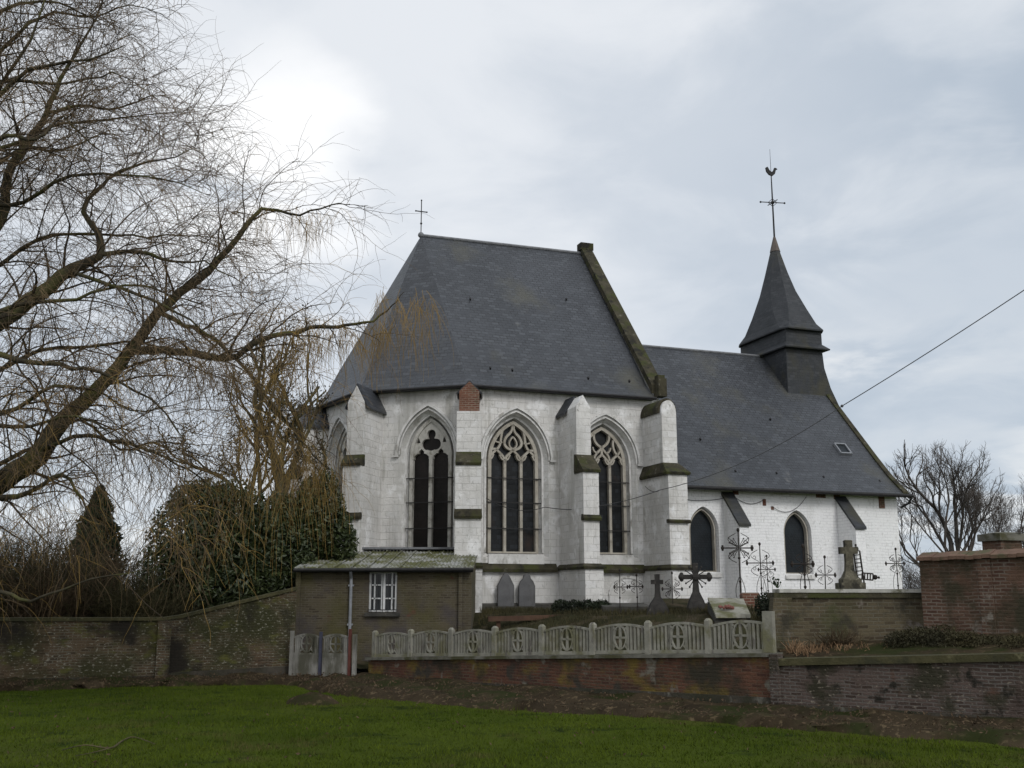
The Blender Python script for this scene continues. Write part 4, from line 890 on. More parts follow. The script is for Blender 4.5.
def stone_cross(px, ytop, yarm, xl, xr, ybase, Y, label, mat, wpx, plinth, ball=False):
    top = at(px, ytop, Y); arm = at(px, yarm, Y); x0, x1 = at(xl, yarm, Y).x, at(xr, yarm, Y).x; hw = (at(px + wpx, yarm, Y).x - at(px - wpx, yarm, Y).x) / 2
    zs_ = at(px, ybase, Y).z; zb_ = gz_at(top.x) - .1; X0 = top.x
    t = thing('stone_cross', label, 'grave cross', (X0, Y, zb_))
    m = MB(); d = hw * .8
    sqr = lambda h, z, dd: [Vector((X0 - h, Y - dd, z)), Vector((X0 + h, Y - dd, z)), Vector((X0 + h, Y + dd, z)), Vector((X0 - h, Y + dd, z))]
    m.loft([sqr(hw * 1.25, zs_ - .01, d * 1.2), sqr(hw, zs_ + (arm.z - zs_) * .5, d), sqr(hw, top.z - hw * .4, d), sqr(hw * 1.08, top.z - hw * .3, d * 1.05), sqr(hw * .8, top.z, d * .8)]); m.build('shaft', mat, t)
    m = MB(); m.box(((x0 + x1) / 2, Y, arm.z), ((x1 - x0) / 2, d * .9, hw * .9))
    if ball:
        for x in (x0, x1): m.ball((x, Y, arm.z), hw * 1.3, 8, 6); m.ball((x, Y, arm.z + hw), hw * .8, 6, 5); m.ball((x, Y, arm.z - hw), hw * .8, 6, 5)
        for k in range(8):
            an_ = math.pi / 4 + (k // 2) * math.pi / 2 + (.22 if k % 2 else -.22); L_ = (x1 - x0) * .42; m.tube([(X0, Y, arm.z), (X0 + math.cos(an_) * L_, Y, arm.z + math.sin(an_) * L_)], .014, 5); m.ball((X0 + math.cos(an_) * L_, Y, arm.z + math.sin(an_) * L_), .03, 5, 4)
        m.ball((X0, Y - d, arm.z), hw * 1.5, 10, 6, (1, .5, 1))
    m.build('crossarm', mat, t)
    m = MB()
    m.loft([sqr(h, z, dd) for h, z, dd in plinth(zb_, zs_, hw)]); m.build('plinth', mat, t)
    return t
stone_cross(657, 574, 582, 651, 663, 597, 29.8, 'dark stone cross on a tall flared pyramid by the blind arch', 'dark_cross', 2.4, lambda a, b_, h: [(.48, a, .3), (.34, a + (b_ - a) * .45, .24), (.20, a + (b_ - a) * .8, .16), (h * 1.3, b_, h)])
stone_cross(695, 563, 577, 681.5, 709, 592, 29.5, 'black cross with ball ended arms on a pointed grey stone', 'dark_cross', 2.6, lambda a, b_, h: [(.24, a, .2), (.24, a + (b_ - a) * .55, .2), (.19, a + (b_ - a) * .75, .16), (h * 1.25, b_, h)], True)
stone_cross(847.5, 540, 550.5, 839, 857, 575, 29.0, 'large lichened stone cross on a stepped plinth', 'stone_cross', 3.7, lambda a, b_, h: [(.33, a, .28), (.33, b_ - .21, .28), (.25, b_ - .205, .22), (.25, b_ - .12, .22), (.19, b_ - .06, .16), (h * 1.25, b_ + .10, h)])
# a lattice-work iron grave cross fallen beside the stone cross
t = thing('fallen_cross', 'rusty lattice iron cross, half upright and half lying, beside the large stone cross', 'grave cross', (at(860, 575, 29.2).x, 29.2, 2.3))
def lattice(a, b_, w_, n, nm):
    a, b_ = Vector(a), Vector(b_); e = (b_ - a).normalized(); q = Vector((-e.z, 0, e.x)); m = MB()
    for k in (-1, 1): m.bar(a + q * w_ * k, b_ + q * w_ * k, .018, .018, up=(0, 1, 0))
    for i in range(n + 1): c = a.lerp(b_, i / n); m.bar(c - q * w_, c + q * w_, .014, .014, up=(0, 1, 0))
    m.ball(b_ + e * .06, .07, 6, 5); m.ball(b_ + e * .16, .035, 6, 5); return m.build(nm, 'iron', t)
lattice(at(861, 583, 29.2), at(856.5, 551, 29.2), .085, 8, 'upright'); lattice(at(862, 576, 29.2), at(873, 577, 29.2), .085, 4, 'side_arm')

def tombstone(x0, x1, y0, label, round_=False):
    Y = S(1, .15, 0).y; 
    o = onwall(x0, 610); e = onwall(x1, 610); wdt = (e - o); zt = onwall((x0 + x1) / 2, y0).z
    fr = Frame(Vector((o.x, o.y, 0)) + NS * .12, D, NS); L_ = wdt.length; z0 = 1.75; sh = zt - .42
    pts = [(0, z0), (L_, z0), (L_, sh)] + ([(L_ * .88, sh + .16), (L_ * .74, sh + .24), (L_ * .68, sh + .36), (L_ * .5, zt), (L_ * .32, sh + .36), (L_ * .26, sh + .24), (L_ * .12, sh + .16)] if round_ else [(L_ * .76, sh + .26), (L_ * .62, zt - .03), (L_ * .5, zt), (L_ * .38, zt - .03), (L_ * .24, sh + .26)]) + [(0, sh)]
    m = MB(); m.prism([fr.p(x, z, 0) for x, z in pts], NS * .10); ob = m.build('tombstone', 'tomb', base=fr.p(L_ / 2, z0, 0)); tag(ob, label, 'tombstone')
def onwall(x, y, v=.1):
    d = ray(x, y); o = S(0, v, 0); o.z = 0; t_ = (o.dot(NS)) / d.dot(NS); p = d * t_; p.z += EYE; return p
tombstone(496, 512, 573, 'grey slate tombstone with a pointed top against the choir wall, nearer the shed')
tombstone(517, 533, 573.5, 'grey slate tombstone with a rounded shouldered top, nearer the middle buttress', True)
m = MB(); a = onwall(478, 609, 1.2); b_ = onwall(562, 608, 1.2); m.prism([Vector((a.x, a.y, 1.7)), Vector((a.x, a.y, a.z + .08)), Vector((a.x, a.y + .5, a.z + .08)), Vector((a.x, a.y + .5, 1.7))], Vector((b_.x - a.x, b_.y - a.y, 0)))
tag(m.build('stone_kerb', 'dark_stone', base=(a.x, a.y, 1.7)), 'long dark stone grave kerb below the two tombstones', 'grave kerb')
m = MB(); a = at(488, 619, 31); b_ = at(566, 617, 31.3); m.bar(a, b_, .08, .07); m.bar(a + Vector((.3, .1, -.02)), a + Vector((.3, .1, -.5)), .06, .06); m.bar(b_ - Vector((.3, -.1, .02)), b_ - Vector((.3, -.1, .5)), .06, .06)
tag(m.build('wooden_rail', 'rust', base=(a.x, a.y, a.z - .4)), 'low reddish brown rail behind the concrete fence', 'rail')
m = MB(); a = at(602, 612, 31.5); b_ = at(650, 610, 31.5); m.prism([Vector((a.x, 31.2, 1.6)), Vector((a.x, 31.2, a.z + .16)), Vector((a.x, 32.6, a.z + .24)), Vector((a.x, 32.6, 1.6))], Vector((b_.x - a.x, 0, 0)))
tag(m.build('grave_kerb', 'dark_stone', base=(a.x, 31.2, 1.6)), 'mossy grave surround at the foot of the two narrow iron crosses', 'grave kerb')
m = MB(); a = at(662, 611, 30.6); b_ = at(700, 606, 30.6); m.prism([Vector((a.x, 30.3, 1.6)), Vector((a.x, 30.3, a.z + .1)), Vector((a.x, 31.6, a.z + .35)), Vector((a.x, 31.6, 1.6))], Vector((b_.x - a.x, 0, 0)))
tag(m.build('grave_mound', 'yard', base=(a.x, 30.3, 1.6)), 'dark turfed grave between the pyramid cross and the black cross', 'grave')
g = thing('grave_slab', 'tilted lichened grave slab with faded red flowers behind the fence end', 'grave slab', at(728, 615, 27.5))
p = [at(716, 618, 26.6), at(751, 618, 26.6), at(744, 602, 28.2), at(708, 601, 28.2)]; m = MB(); m.prism(p, (0, .05, .09)); m.build('slab', 'slab', g)
m = MB(); m.prism([q + Vector((0, .1, -.02)) for q in p], (0, 0, -.8)); m.build('base', 'dark_stone', g)
m = MB()
for k in range(26): c = p[0].lerp(p[2], .35) + Vector((random.gauss(0, .10), random.gauss(0, .12), .10 + random.uniform(0, .05))); m.ball(c, random.uniform(.025, .05), 5, 4)
tag(m.build('dried_flowers', 'flower', base=p[0].lerp(p[2], .35)), 'faded red bunch of flowers lying on the tilted grave slab', 'flowers')
m = MB(); a = at(750, 600, 29.5); m.loft([[Vector((a.x + sx * h, a.y + sy * .2, z)) for sx, sy in ((-1, -1), (1, -1), (1, 1), (-1, 1))] for h, z in ((.24, 1.8), (.24, a.z + .14), (.20, a.z + .20))])
tag(m.build('grave_stele', 'red_brick', base=(a.x, a.y, 1.8)), 'small reddish brown block standing under the slim scrolled cross', 'headstone')

# ------------------------------------------------------------------ plants
def leaf_quads(C, size, flat=.0, up=None):  # one diamond shaped leaf at each centre
    n = len(C); a = RNG.normal(size=(n, 3)); a /= np.linalg.norm(a, axis=1)[:, None]
    if up is not None: a = a * .6 + np.asarray(up) * .8; a /= np.linalg.norm(a, axis=1)[:, None]
    b_ = np.cross(a, RNG.normal(size=(n, 3))); b_ /= np.linalg.norm(b_, axis=1)[:, None] + 1e-9
    s_ = size * RNG.uniform(.6, 1.3, n)[:, None]; nn_ = np.cross(a, b_)
    V = np.stack([C - a * s_, C + b_ * s_ * .42 + nn_ * s_ * .1, C + a * s_, C - b_ * s_ * .42 + nn_ * s_ * .1], 1).reshape(-1, 3)
    return V, np.arange(n * 4).reshape(-1, 4)
def clump_points(lobes, n):                 # points mostly near the surface of a set of lobes
    w_ = np.array([l[1] ** 2 for l in lobes]); w_ = w_ / w_.sum(); k = RNG.choice(len(lobes), n, p=w_)
    d = RNG.normal(size=(n, 3)); d /= np.linalg.norm(d, axis=1)[:, None]; rad = RNG.uniform(.55, 1.08, n) ** .8
    c = np.array([tuple(l[0]) for l in lobes])[k]; r = np.array([l[1] for l in lobes])[k]; zs_ = np.array([l[2] if len(l) > 2 else 1. for l in lobes])[k]
    return c + d * (rad * r)[:, None] * np.stack([np.ones(n), np.ones(n), zs_], 1)
def curve_path(p, d, L_, n, wob, grav, rng=random):
    P = [np.array(p, float)]; d = np.array(d, float); d /= np.linalg.norm(d); st = L_ / n
    for i in range(n):
        d = d + RNG.normal(0, wob, 3) + np.array([0, 0, -grav]); d /= np.linalg.norm(d); P.append(P[-1] + d * st)
    return np.array(P)
def side_dir(t, spread=1.0, up=.3):
    a = RNG.normal(size=3); a -= t * a.dot(t); a /= np.linalg.norm(a) + 1e-9
    v = t * (1.1 - spread * .6) + a * spread + np.array([0, 0, up]); return v / np.linalg.norm(v)
def along(P, s_):                           # point and tangent at distance s_ along a polyline
    seg = np.linalg.norm(np.diff(P, axis=0), axis=1); c = np.concatenate([[0], np.cumsum(seg)]); s_ = min(max(s_, 0), c[-1] - 1e-6)
    i = min(int(np.searchsorted(c, s_, 'right') - 1), len(seg) - 1); f_ = (s_ - c[i]) / (seg[i] + 1e-9)
    return P[i] * (1 - f_) + P[i + 1] * f_, (P[i + 1] - P[i]) / (seg[i] + 1e-9), c[-1]
def smooth_path(pts, rad, n=4):
    P = np.array([tuple(p) for p in pts], float); Q = []; Rr = []
    for i in range(len(P) - 1):
        p0 = P[max(i - 1, 0)]; p1 = P[i]; p2 = P[i + 1]; p3 = P[min(i + 2, len(P) - 1)]
        for k in range(n):
            t = k / n; Q.append(.5 * ((2 * p1) + (-p0 + p2) * t + (2 * p0 - 5 * p1 + 4 * p2 - p3) * t * t + (-p0 + 3 * p1 - 3 * p2 + p3) * t ** 3)); Rr.append(rad[i] * (1 - t) + rad[i + 1] * t)
    return np.array(Q + [P[-1]]), np.array(Rr + [rad[-1]])

# ---- the old weeping willow whose trunk stands just out of the picture
WD = 22.5
willow = thing('willow_tree', 'large bare weeping willow with fine drooping twigs, leaning in over the garden wall', 'tree', (-14.0, 22.5, 0))
def pxl(pts): return [at(x, y, Y) for x, y, Y in pts]
limbs = [
 ([(-150, 700, 22.5), (-140, 600, 22.5), (-110, 540, 22.5), (-50, 510, 22.5), (0, 482, 22.6), (38, 455, 22.6), (60, 422, 22.7), (94, 393, 22.8), (129, 352, 22.9), (158, 312, 23), (195, 283, 23.1), (230, 248, 23.2), (252, 219, 23.3), (268, 208, 23.4), (300, 214, 23.5), (330, 205, 23.6), (350, 204, 23.6)], [.42, .38, .34, .29, .25, .235, .20, .165, .14, .12, .10, .075, .055, .04, .028, .018, .008]),
 ([(129, 352, 22.9), (164, 350, 22.6), (195, 353, 22.4), (232, 358, 22.3), (252, 345, 22.2), (285, 333, 22.2), (320, 327, 22.2), (346, 325, 22.2), (372, 321, 22.2), (392, 305, 22.2), (404, 292, 22.2)], [.10, .09, .085, .075, .065, .055, .045, .036, .026, .015, .007]),
 ([(158, 312, 23), (185, 325, 23.4), (215, 340, 24), (250, 375, 24.4), (285, 420, 24.8), (305, 445, 25), (330, 470, 25)], [.06, .05, .045, .04, .03, .02, .01]),
 ([(-140, 600, 22.5), (-125, 470, 22), (-80, 390, 21.7), (-30, 345, 21.6), (0, 321, 21.6), (39, 293, 21.7), (72, 270, 21.8), (100, 255, 21.9), (99, 234, 22), (84, 212, 22.1), (96, 190, 22.2), (120, 172, 22.3), (160, 160, 22.4), (200, 148, 22.4)], [.38, .32, .25, .21, .18, .16, .13, .09, .07, .055, .045, .035, .02, .008]),
 ([(-125, 470, 22), (-90, 360, 22.6), (-40, 270, 23), (0, 222, 23.2), (8, 176, 23.2), (25, 145, 23.3), (47, 113, 23.3), (60, 80, 23.4), (74, 55, 23.5), (96, 18, 23.5), (110, -30, 23.6)], [.30, .22, .16, .125, .105, .09, .065, .05, .035, .022, .008]),
 ([(0, 222, 23.2), (-10, 150, 22.5), (0, 90, 22.2), (30, 40, 22), (50, -20, 22)], [.08, .06, .045, .03, .01]),
 ([(47, 113, 23.3), (80, 105, 23.6), (110, 110, 23.9), (140, 100, 24), (165, 95, 24)], [.045, .035, .028, .018, .008]),
 ([(38, 455, 22.6), (75, 436, 22), (110, 440, 21.8), (150, 452, 21.6), (190, 470, 21.5), (225, 500, 21.5)], [.055, .045, .035, .028, .018, .008]),
 ([(-50, 510, 22.5), (-10, 500, 21.8), (30, 492, 21.4), (62, 474, 21.2), (82, 500, 21.2), (100, 530, 21.2)], [.09, .07, .05, .04, .025, .01]),
 ([(-110, 540, 22.5), (-50, 560, 21.5), (0, 590, 21), (30, 600, 20.8), (60, 590, 20.7), (110, 575, 20.6), (160, 572, 20.5)], [.10, .06, .04, .03, .022, .014, .006]),
 ([(100, 255, 21.9), (140, 250, 22), (170, 262, 22.2), (205, 262, 22.3), (245, 285, 22.4)], [.06, .045, .03, .02, .008]),
 ([(72, 270, 21.8), (110, 285, 21), (150, 300, 20.6), (190, 320, 20.4), (225, 350, 20.3)], [.045, .04, .03, .02, .008]),
 ([(-30, 345, 21.6), (20, 360, 20.8), (60, 365, 20.4), (100, 372, 20.2), (150, 400, 20.1), (185, 440, 20.1)], [.07, .055, .045, .032, .02, .008]),
 ([(-80, 390, 21.7), (-20, 420, 20.6), (30, 425, 20.2), (75, 415, 20), (120, 440, 19.9)], [.08, .05, .035, .022, .008]),
 ([(-90, 360, 22.6), (-60, 250, 24.4), (-20, 180, 25), (20, 150, 25.2), (60, 150, 25.4), (110, 130, 25.5)], [.10, .08, .06, .045, .03, .01]),
 ([(-40, 270, 23), (-20, 130, 21.6), (30, 70, 21), (90, 60, 20.8), (125, 45, 20.8)], [.08, .06, .04, .025, .008]),
]
for (x0_, y0_, Y_, x1_, y1_) in ((-60, 60, 23, 120, 30), (-70, 130, 22, 150, 75), (-60, 200, 24, 190, 110), (-70, 250, 21.5, 210, 190), (-60, 300, 24.5, 230, 235), (-60, 345, 20.8, 215, 300), (-60, 395, 24, 240, 380), (-60, 440, 20.6, 170, 420), (-60, 30, 24.4, 60, -40), (-40, 480, 24, 200, 455), (-50, 165, 20.6, 120, 150), (-60, 90, 25, 170, 20)):
    pm_ = [(x0_ + (x1_ - x0_) * t_, y0_ + (y1_ - y0_) * t_ - 34 * math.sin(math.pi * t_) + RNG.normal(0, 7), Y_ + RNG.normal(0, .25)) for t_ in np.linspace(0, 1, 7)]
    limbs.append((pm_, [.07, .058, .046, .036, .026, .016, .006]))
trunkm = MB(); sub = MB(); tw = MB(); gold = MB(); main = []
for pts, rad in limbs:
    P, r = smooth_path(pxl(pts), rad, 3); P[1:-1] += RNG.normal(0, .02, P[1:-1].shape); trunkm.tube(P, r, 8, False); main.append((P, r))
P, r = smooth_path([(-14.0, 22.5, -.2), (-13.9, 22.5, 1.2), (-13.6, 22.4, 2.6), (-13.3, 22.4, 3.6)], [.62, .48, .44, .40], 3); trunkm.tube(P, r, 10, False)
def pix(p):
    Zc = p[1] * _c + (p[2] - EYE) * _s; return 512 + F * p[0] / Zc, 384 - F * ((p[2] - EYE) * _c - p[1] * _s) / Zc
n_t = 0
def twigs_on(P, step, L0, L1, grav, r0, target, start=.25, upb=.25, wob=.16):
    global n_t
    _, _, T = along(P, 0); s_ = T * start
    while s_ < T:
        p, t, _ = along(P, s_); L_ = RNG.uniform(L0, L1); d = side_dir(t, RNG.uniform(.5, 1.0), upb)
        Q = curve_path(p, d, L_, 6, wob, grav); ex__ = pix(Q[-1])
        if (ex__[1] > 618 and ex__[0] < 240) or (ex__[0] > 440): s_ += step; continue
        target.tube(Q, np.linspace(r0, r0 * .45, 7), 3, False); n_t += 1
        s_ += step * RNG.uniform(.5, 1.5)
    p, t, _ = along(P, T); Q = curve_path(p, t, L1 * .8, 6, wob, grav); target.tube(Q, np.linspace(r0, r0 * .45, 7), 3, False)
for li, (P, r) in enumerate(main):
    _, _, T = along(P, 0); s_ = T * (.30 if li in (0, 3, 4) else .15)
    while s_ < T:
        p, t, _ = along(P, s_); f_ = s_ / T; x, y = pix(p)
        hang = .07 if y < 260 else .13
        if x > 352 or y > 575: s_ += .2; continue
        L_ = RNG.uniform(1.1, 2.9) * (1.15 - .45 * f_) * (.55 if x > 290 else 1); rr = max(.009, min(.032, float(np.interp(f_, np.linspace(0, 1, len(r)), r)) * .45))
        B = curve_path(p, side_dir(t, RNG.uniform(.6, 1.0), .32 if y < 420 else .1), L_, 8, .13, hang * .55); sub.tube(B, np.linspace(rr, .005, 9), 4, False)
        s2_ = L_ * .12
        while s2_ < L_:
            q, t2, _ = along(B, s2_); L2 = RNG.uniform(.5, 1.5); C = curve_path(q, side_dir(t2, RNG.uniform(.5, .95), .12), L2, 6, .15, hang)
            if pix(C[-1])[1] > 612: s2_ += .3; continue
            tw.tube(C, np.linspace(.0075, .0038, 7), 3, False)
            tgt = gold if (x > 225 and y > 215 and RNG.random() < .55) or (y > 400 and RNG.random() < .3) else tw
            twigs_on(C, .27, .35, 1.15, hang * 1.5, .0044, tgt, .15)
            s2_ += RNG.uniform(.20, .46)
        s_ += RNG.uniform(.17, .38)
# golden hanging strands over the laurel, the shed roof and the apse
def strands(n, xr, yr, Y0, Y1, L0, L1, r0=.0058):
    for _ in range(n):
        x, y = RNG.uniform(*xr), RNG.uniform(*yr); p = at(x, y, RNG.uniform(Y0, Y1)); d = (RNG.normal(0, .35), RNG.normal(0, .3), -.5 + RNG.normal(0, .25))
        Q = curve_path(p, d, RNG.uniform(L0, L1), 9, .06, .28); gold.tube(Q, np.linspace(r0, r0 * .5, 10), 3, False)
        for k in range(3):
            q, t, _ = along(Q, RNG.uniform(.1, .7) * L0); C = curve_path(q, side_dir(t, .5, -.1), RNG.uniform(.3, .9), 5, .08, .3); gold.tube(C, np.linspace(r0 * .7, r0 * .35, 6), 3, False)
strands(62, (374, 434), (284, 332), 21.9, 22.6, .4, 1.7, .0046)
strands(60, (285, 385), (315, 335), 22.0, 22.5, .5, 1.6)
strands(38, (300, 345), (440, 480), 24.6, 25.2, .8, 2.4, .005)
strands(75, (232, 300), (395, 470), 24, 25.2, 1.2, 3.2, .005)
strands(45, (195, 300), (345, 370), 22.2, 24, .6, 1.8, .0045)
strands(40, (250, 345), (205, 222), 23.3, 23.7, .5, 1.3, .0045)
trunkm.build('trunk', 'bark', willow, smooth=True, fix=False); sub.build('limb_sprays', 'bark_dark', willow, fix=False)
tag(tw.build('twigs', 'twig', willow, fix=False), kind='stuff'); tag(gold.build('golden_twigs', 'twig_gold', willow, fix=False), kind='stuff')

# ---- generic bare tree
def bare_tree(name, label, base, stems, mat, twmat, depth=4, twr=.006, leaves=0, leafmat='leaf_ivy', leafsize=.05, up=.10, group=None, spread=.75, cat='tree', ratio=(.62, .82), clip=None, wob=.09):
    global RNG
    RNG = np.random.default_rng(int(abs(base[0]) * 31 + base[1] * 7)); t = thing(name, label, cat, base, group); tm = MB(); wm = MB(); tips = []
    def grow(p, d, L_, r, lv):
        n = 5; P = curve_path(p, d, L_, n, wob + .028 * lv, -up * .35)
        if clip and pix(P[-1])[0] > clip: return
        (tm if r > twr * 2.4 else wm).tube(P, np.linspace(r, r * .62, n + 1), 6 if r > .05 else (4 if r > .02 else 3), False)
        if lv >= depth: tips.append(P[-1]); tips.append(P[n // 2]); return
        k = 3 if lv < 2 else int(RNG.integers(3, 5))
        for i in range(k):
            f_ = 1.0 if i == 0 else RNG.uniform(.35, .95); q, tt, _ = along(P, L_ * f_)
            grow(q, side_dir(tt, spread * (.45 if i == 0 else 1) * RNG.uniform(.7, 1.1), up), L_ * RNG.uniform(*ratio), max(r * (.68 if i == 0 else .5), twr), lv + 1)
    for d, L_, r in stems: grow(Vector(base) + Vector((0, 0, -.1)), d, L_, r, 0)
    tm.build('trunk', mat, t, smooth=True, fix=False)
    if wm.np: tag(wm.build('twigs', twmat, t, fix=False), kind='stuff')
    if leaves:
        T = np.array(tips); C = T[RNG.integers(0, len(T), leaves)] + RNG.normal(0, .10, (leaves, 3)); lm = MB(); lm.quads(*leaf_quads(C, leafsize)); tag(lm.build('leaf_tufts', leafmat, t, fix=False), kind='stuff')
    return t
b0 = at(957, 560, 56); b0.z = 1.9
bare_tree('bare_tree', 'bare round-crowned winter tree with several stems, standing far beyond the church on the right', b0,
    [((-.08, 0, 1), 3.3, .20), ((.12, .1, 1), 3.3, .17), ((-.72, .1, .72), 2.9, .10), ((.72, -.1, .75), 2.8, .10), ((.36, .3, 1), 3.1, .11), ((-.36, -.2, 1), 3.2, .11)], 'hazed_twig', 'hazed_twig', 6, .0058, up=.13, spread=.58, ratio=(.60, .74), wob=.035)
b1 = at(1062, 560, 52); b1.z = 1.9
bare_tree('bare_tree', 'bare spreading tree cut by the right edge, its low boughs behind the brick pillar', b1,
    [((-.85, 0, .35), 2.6, .09), ((-.5, .1, .6), 2.2, .10), ((.2, .1, 1), 2.4, .14), ((-.95, -.2, .2), 2.2, .07)], 'hazed_twig', 'hazed_twig', 6, .0062, up=.05, spread=.7, ratio=(.56, .76))
b2 = at(262, 560, 33.4); b2.z = 1.7
bare_tree('gnarled_tree', 'gnarled mossy tree with twiggy tufts between the laurels and the apse', b2,
    [((-.06, 0, 1), 4.6, .18), ((.06, .05, 1), 4.3, .19), ((.10, .25, 1), 3.6, .12), ((-.20, .1, 1), 3.9, .12), ((.0, .2, 1), 4.9, .12)], 'bark_green', 'twig', 5, .007, 5200, 'leaf_ivy', .055, up=.17, spread=.72, ratio=(.50, .68), clip=330)

def leafy_bush(name, label, base, lobes, n, size, mat, group=None, stems=6, cat='bush', top=None):
    t = thing(name, label, cat, base, group); m = MB(); C = clump_points(lobes, n); keep = C[:, 2] > base[2]; C = C[keep]
    m.quads(*leaf_quads(C, size)); tag(m.build('foliage', mat, t, fix=False), kind='stuff'); s_ = MB()
    for k in range(stems):
        c = lobes[k % len(lobes)][0]; P, r = smooth_path([Vector(base) + Vector((random.uniform(-.3, .3), 0, -.1)), Vector(base).lerp(Vector(c), .5) + Vector((random.uniform(-.2, .2), 0, .1)), Vector(c)], [.06, .04, .015], 3); s_.tube(P, r, 5, False)
    s_.build('stems', 'bark_green', t, fix=False); return t
def lob(pts): return [(at(x, y, Y), r, z) for x, y, Y, r, z in pts]
g0 = at(212, 600, 31.6); g0.z = 1.2
leafy_bush('laurel_bush', 'broad dark laurel behind the sloping stretch of garden wall', g0, lob([(205, 510, 31.8, .9, 1.0), (235, 515, 31.6, .95, 1.1), (180, 535, 31.8, .95, 1.1), (210, 550, 31.2, 1.2, 1.0), (250, 550, 31.6, 1.1, 1.2), (170, 570, 31.5, .9, 1.1), (225, 590, 31.0, 1.0, .9), (260, 590, 31.3, .8, 1), (190, 500, 32, .6, .9), (222, 497, 31.7, .5, .9), (232, 560, 32.2, 1.1, 1.1), (245, 600, 31.6, 1.0, 1), (200, 580, 32, 1.2, 1), (225, 540, 32.4, 1.2, 1.1)]), 30000, .085, 'leaf')
g1 = at(310, 590, 33); g1.z = 1.5
leafy_bush('laurel_bush', 'upright dark laurel with rising shoots between shed and apse', g1, lob([(300, 530, 33.0, .9, 1.3), (285, 550, 32.6, .9, 1.2), (325, 515, 33.2, .65, 1.5), (335, 535, 33.1, .6, 1.4), (312, 500, 33.3, .5, 1.5), (328, 490, 33.2, .33, 2.0), (342, 545, 33.0, .5, 1.3), (275, 520, 33, .7, 1.2), (290, 575, 32.2, .9, .9), (300, 560, 33.6, 1.0, 1.3), (270, 560, 32.8, .9, 1.2)]), 22000, .085, 'leaf')
# conifer
ck0 = at(92, 600, 35); ck0.z = 1.3; con = thing('conifer', 'dark narrow conifer behind the garden wall, seen through willow branches', 'tree', ck0); m = MB(); hgt = at(92, 488, 35).z - 1.3
n = 14000; zr = RNG.uniform(0, 1, n) ** 1.25; an_ = RNG.uniform(0, 2 * math.pi, n); lay = .78 + .14 * np.sin(zr * 37 + an_ * 3) + .16 * np.sin(zr * 9 + an_ * 2 + 1) + .08 * np.sin(an_ * 5 + zr * 21); rad = (1 - zr) ** .62 * 1.4 * lay * RNG.uniform(.45, 1.05, n) + .03
C = np.stack([ck0.x + rad * np.cos(an_), ck0.y + rad * np.sin(an_), 1.35 + zr * hgt - rad * .25], 1); m.quads(*leaf_quads(C, .10, up=(0, 0, -.4))); tag(m.build('foliage', 'leaf_dark', con, fix=False), kind='stuff')
m = MB(); m.tube([ck0, ck0 + Z * hgt * .95], [.12, .02], 6); m.build('trunk', 'bark_dark', con)
# winter shrubs behind the garden wall
def brush_bush(px, py, Y, hgt, spread_, mat, label, n=210, group='bare winter shrubs behind the garden wall', zb=1.2):
    b_ = at(px, py, Y); b_.z = zb; t = thing('winter_shrub', label, 'shrub', b_, group); m = MB()
    for k in range(n):
        a = RNG.uniform(0, 2 * math.pi); rr = abs(RNG.normal(0, .35)); p = (b_.x + math.cos(a) * rr * spread_, b_.y + math.sin(a) * rr * spread_, zb - .1); L_ = hgt * RNG.uniform(.5, 1.1)
        P = curve_path(p, (math.cos(a) * .35 * spread_, math.sin(a) * .35 * spread_, 1), L_, 7, .10, .03); m.tube(P, np.linspace(.014, .005, 8), 3, False)
        for j in range(6):
            q, tt, _ = along(P, L_ * RNG.uniform(.25, 1)); Q = curve_path(q, side_dir(tt, .75, .2), L_ * RNG.uniform(.15, .4), 4, .14, .03); m.tube(Q, np.linspace(.007, .004, 5), 3, False)
    tag(m.build('twigs', mat, t, fix=False), kind='stuff')
    return t
for a in ((12, 600, 31, 3.3, 1.5, 'brush', 'tall olive-brown bare shrub at the left edge behind the garden wall'),
          (45, 600, 30.4, 2.6, 1.3, 'brush_red', 'russet bare shrub just right of the leftmost tall shrub'),
          (75, 600, 32.5, 2.8, 1.3, 'brush_red', 'russet bare shrub in front of the narrow conifer'),
          (122, 600, 31, 2.3, 1.4, 'brush', 'low olive bare shrub between the conifer and the laurel'),
          (155, 605, 30.2, 1.7, 1.3, 'brush', 'low spreading mossy shrub at the foot of the broad laurel'),
          (30, 600, 37, 4.4, 1.7, 'brush', 'high brown thicket shrub rising behind the russet ones'),
          (135, 600, 38, 2.8, 1.6, 'brush_red', 'far russet shrub seen between conifer and laurel'),
          (-40, 600, 30.5, 3.2, 1.8, 'brush', 'olive shrub mostly beyond the left edge of the wall')): brush_bush(*a)
for k, (px, Y, hh_, lb) in enumerate(((-90, 60, 5.5, 'distant bare thicket far behind the willow limb'), (-20, 64, 6.0, 'distant thicket behind the high brown shrub'), (60, 66, 5.0, 'distant low thicket behind the conifer'), (140, 64, 4.6, 'distant thicket left of the broad laurel'))):
    brush_bush(px, 600, Y, hh_, 3.2, 'brush', lb, 240, 'distant thickets beyond the garden')
for k, (px, Y, hh_, lb) in enumerate(((915, 60, 3.6, 'grey thicket beside the nave corner under the bare tree'), (945, 66, 4.0, 'grey thicket behind the stems of the bare tree'), (985, 64, 3.4, 'grey thicket behind the brick pillar'), (1030, 60, 3.6, 'grey thicket at the right edge beyond the tiled wall'))):
    brush_bush(px, 596, Y, hh_, 2.8, 'hazed_twig', lb, 160, 'distant thickets beyond the church', 1.9)
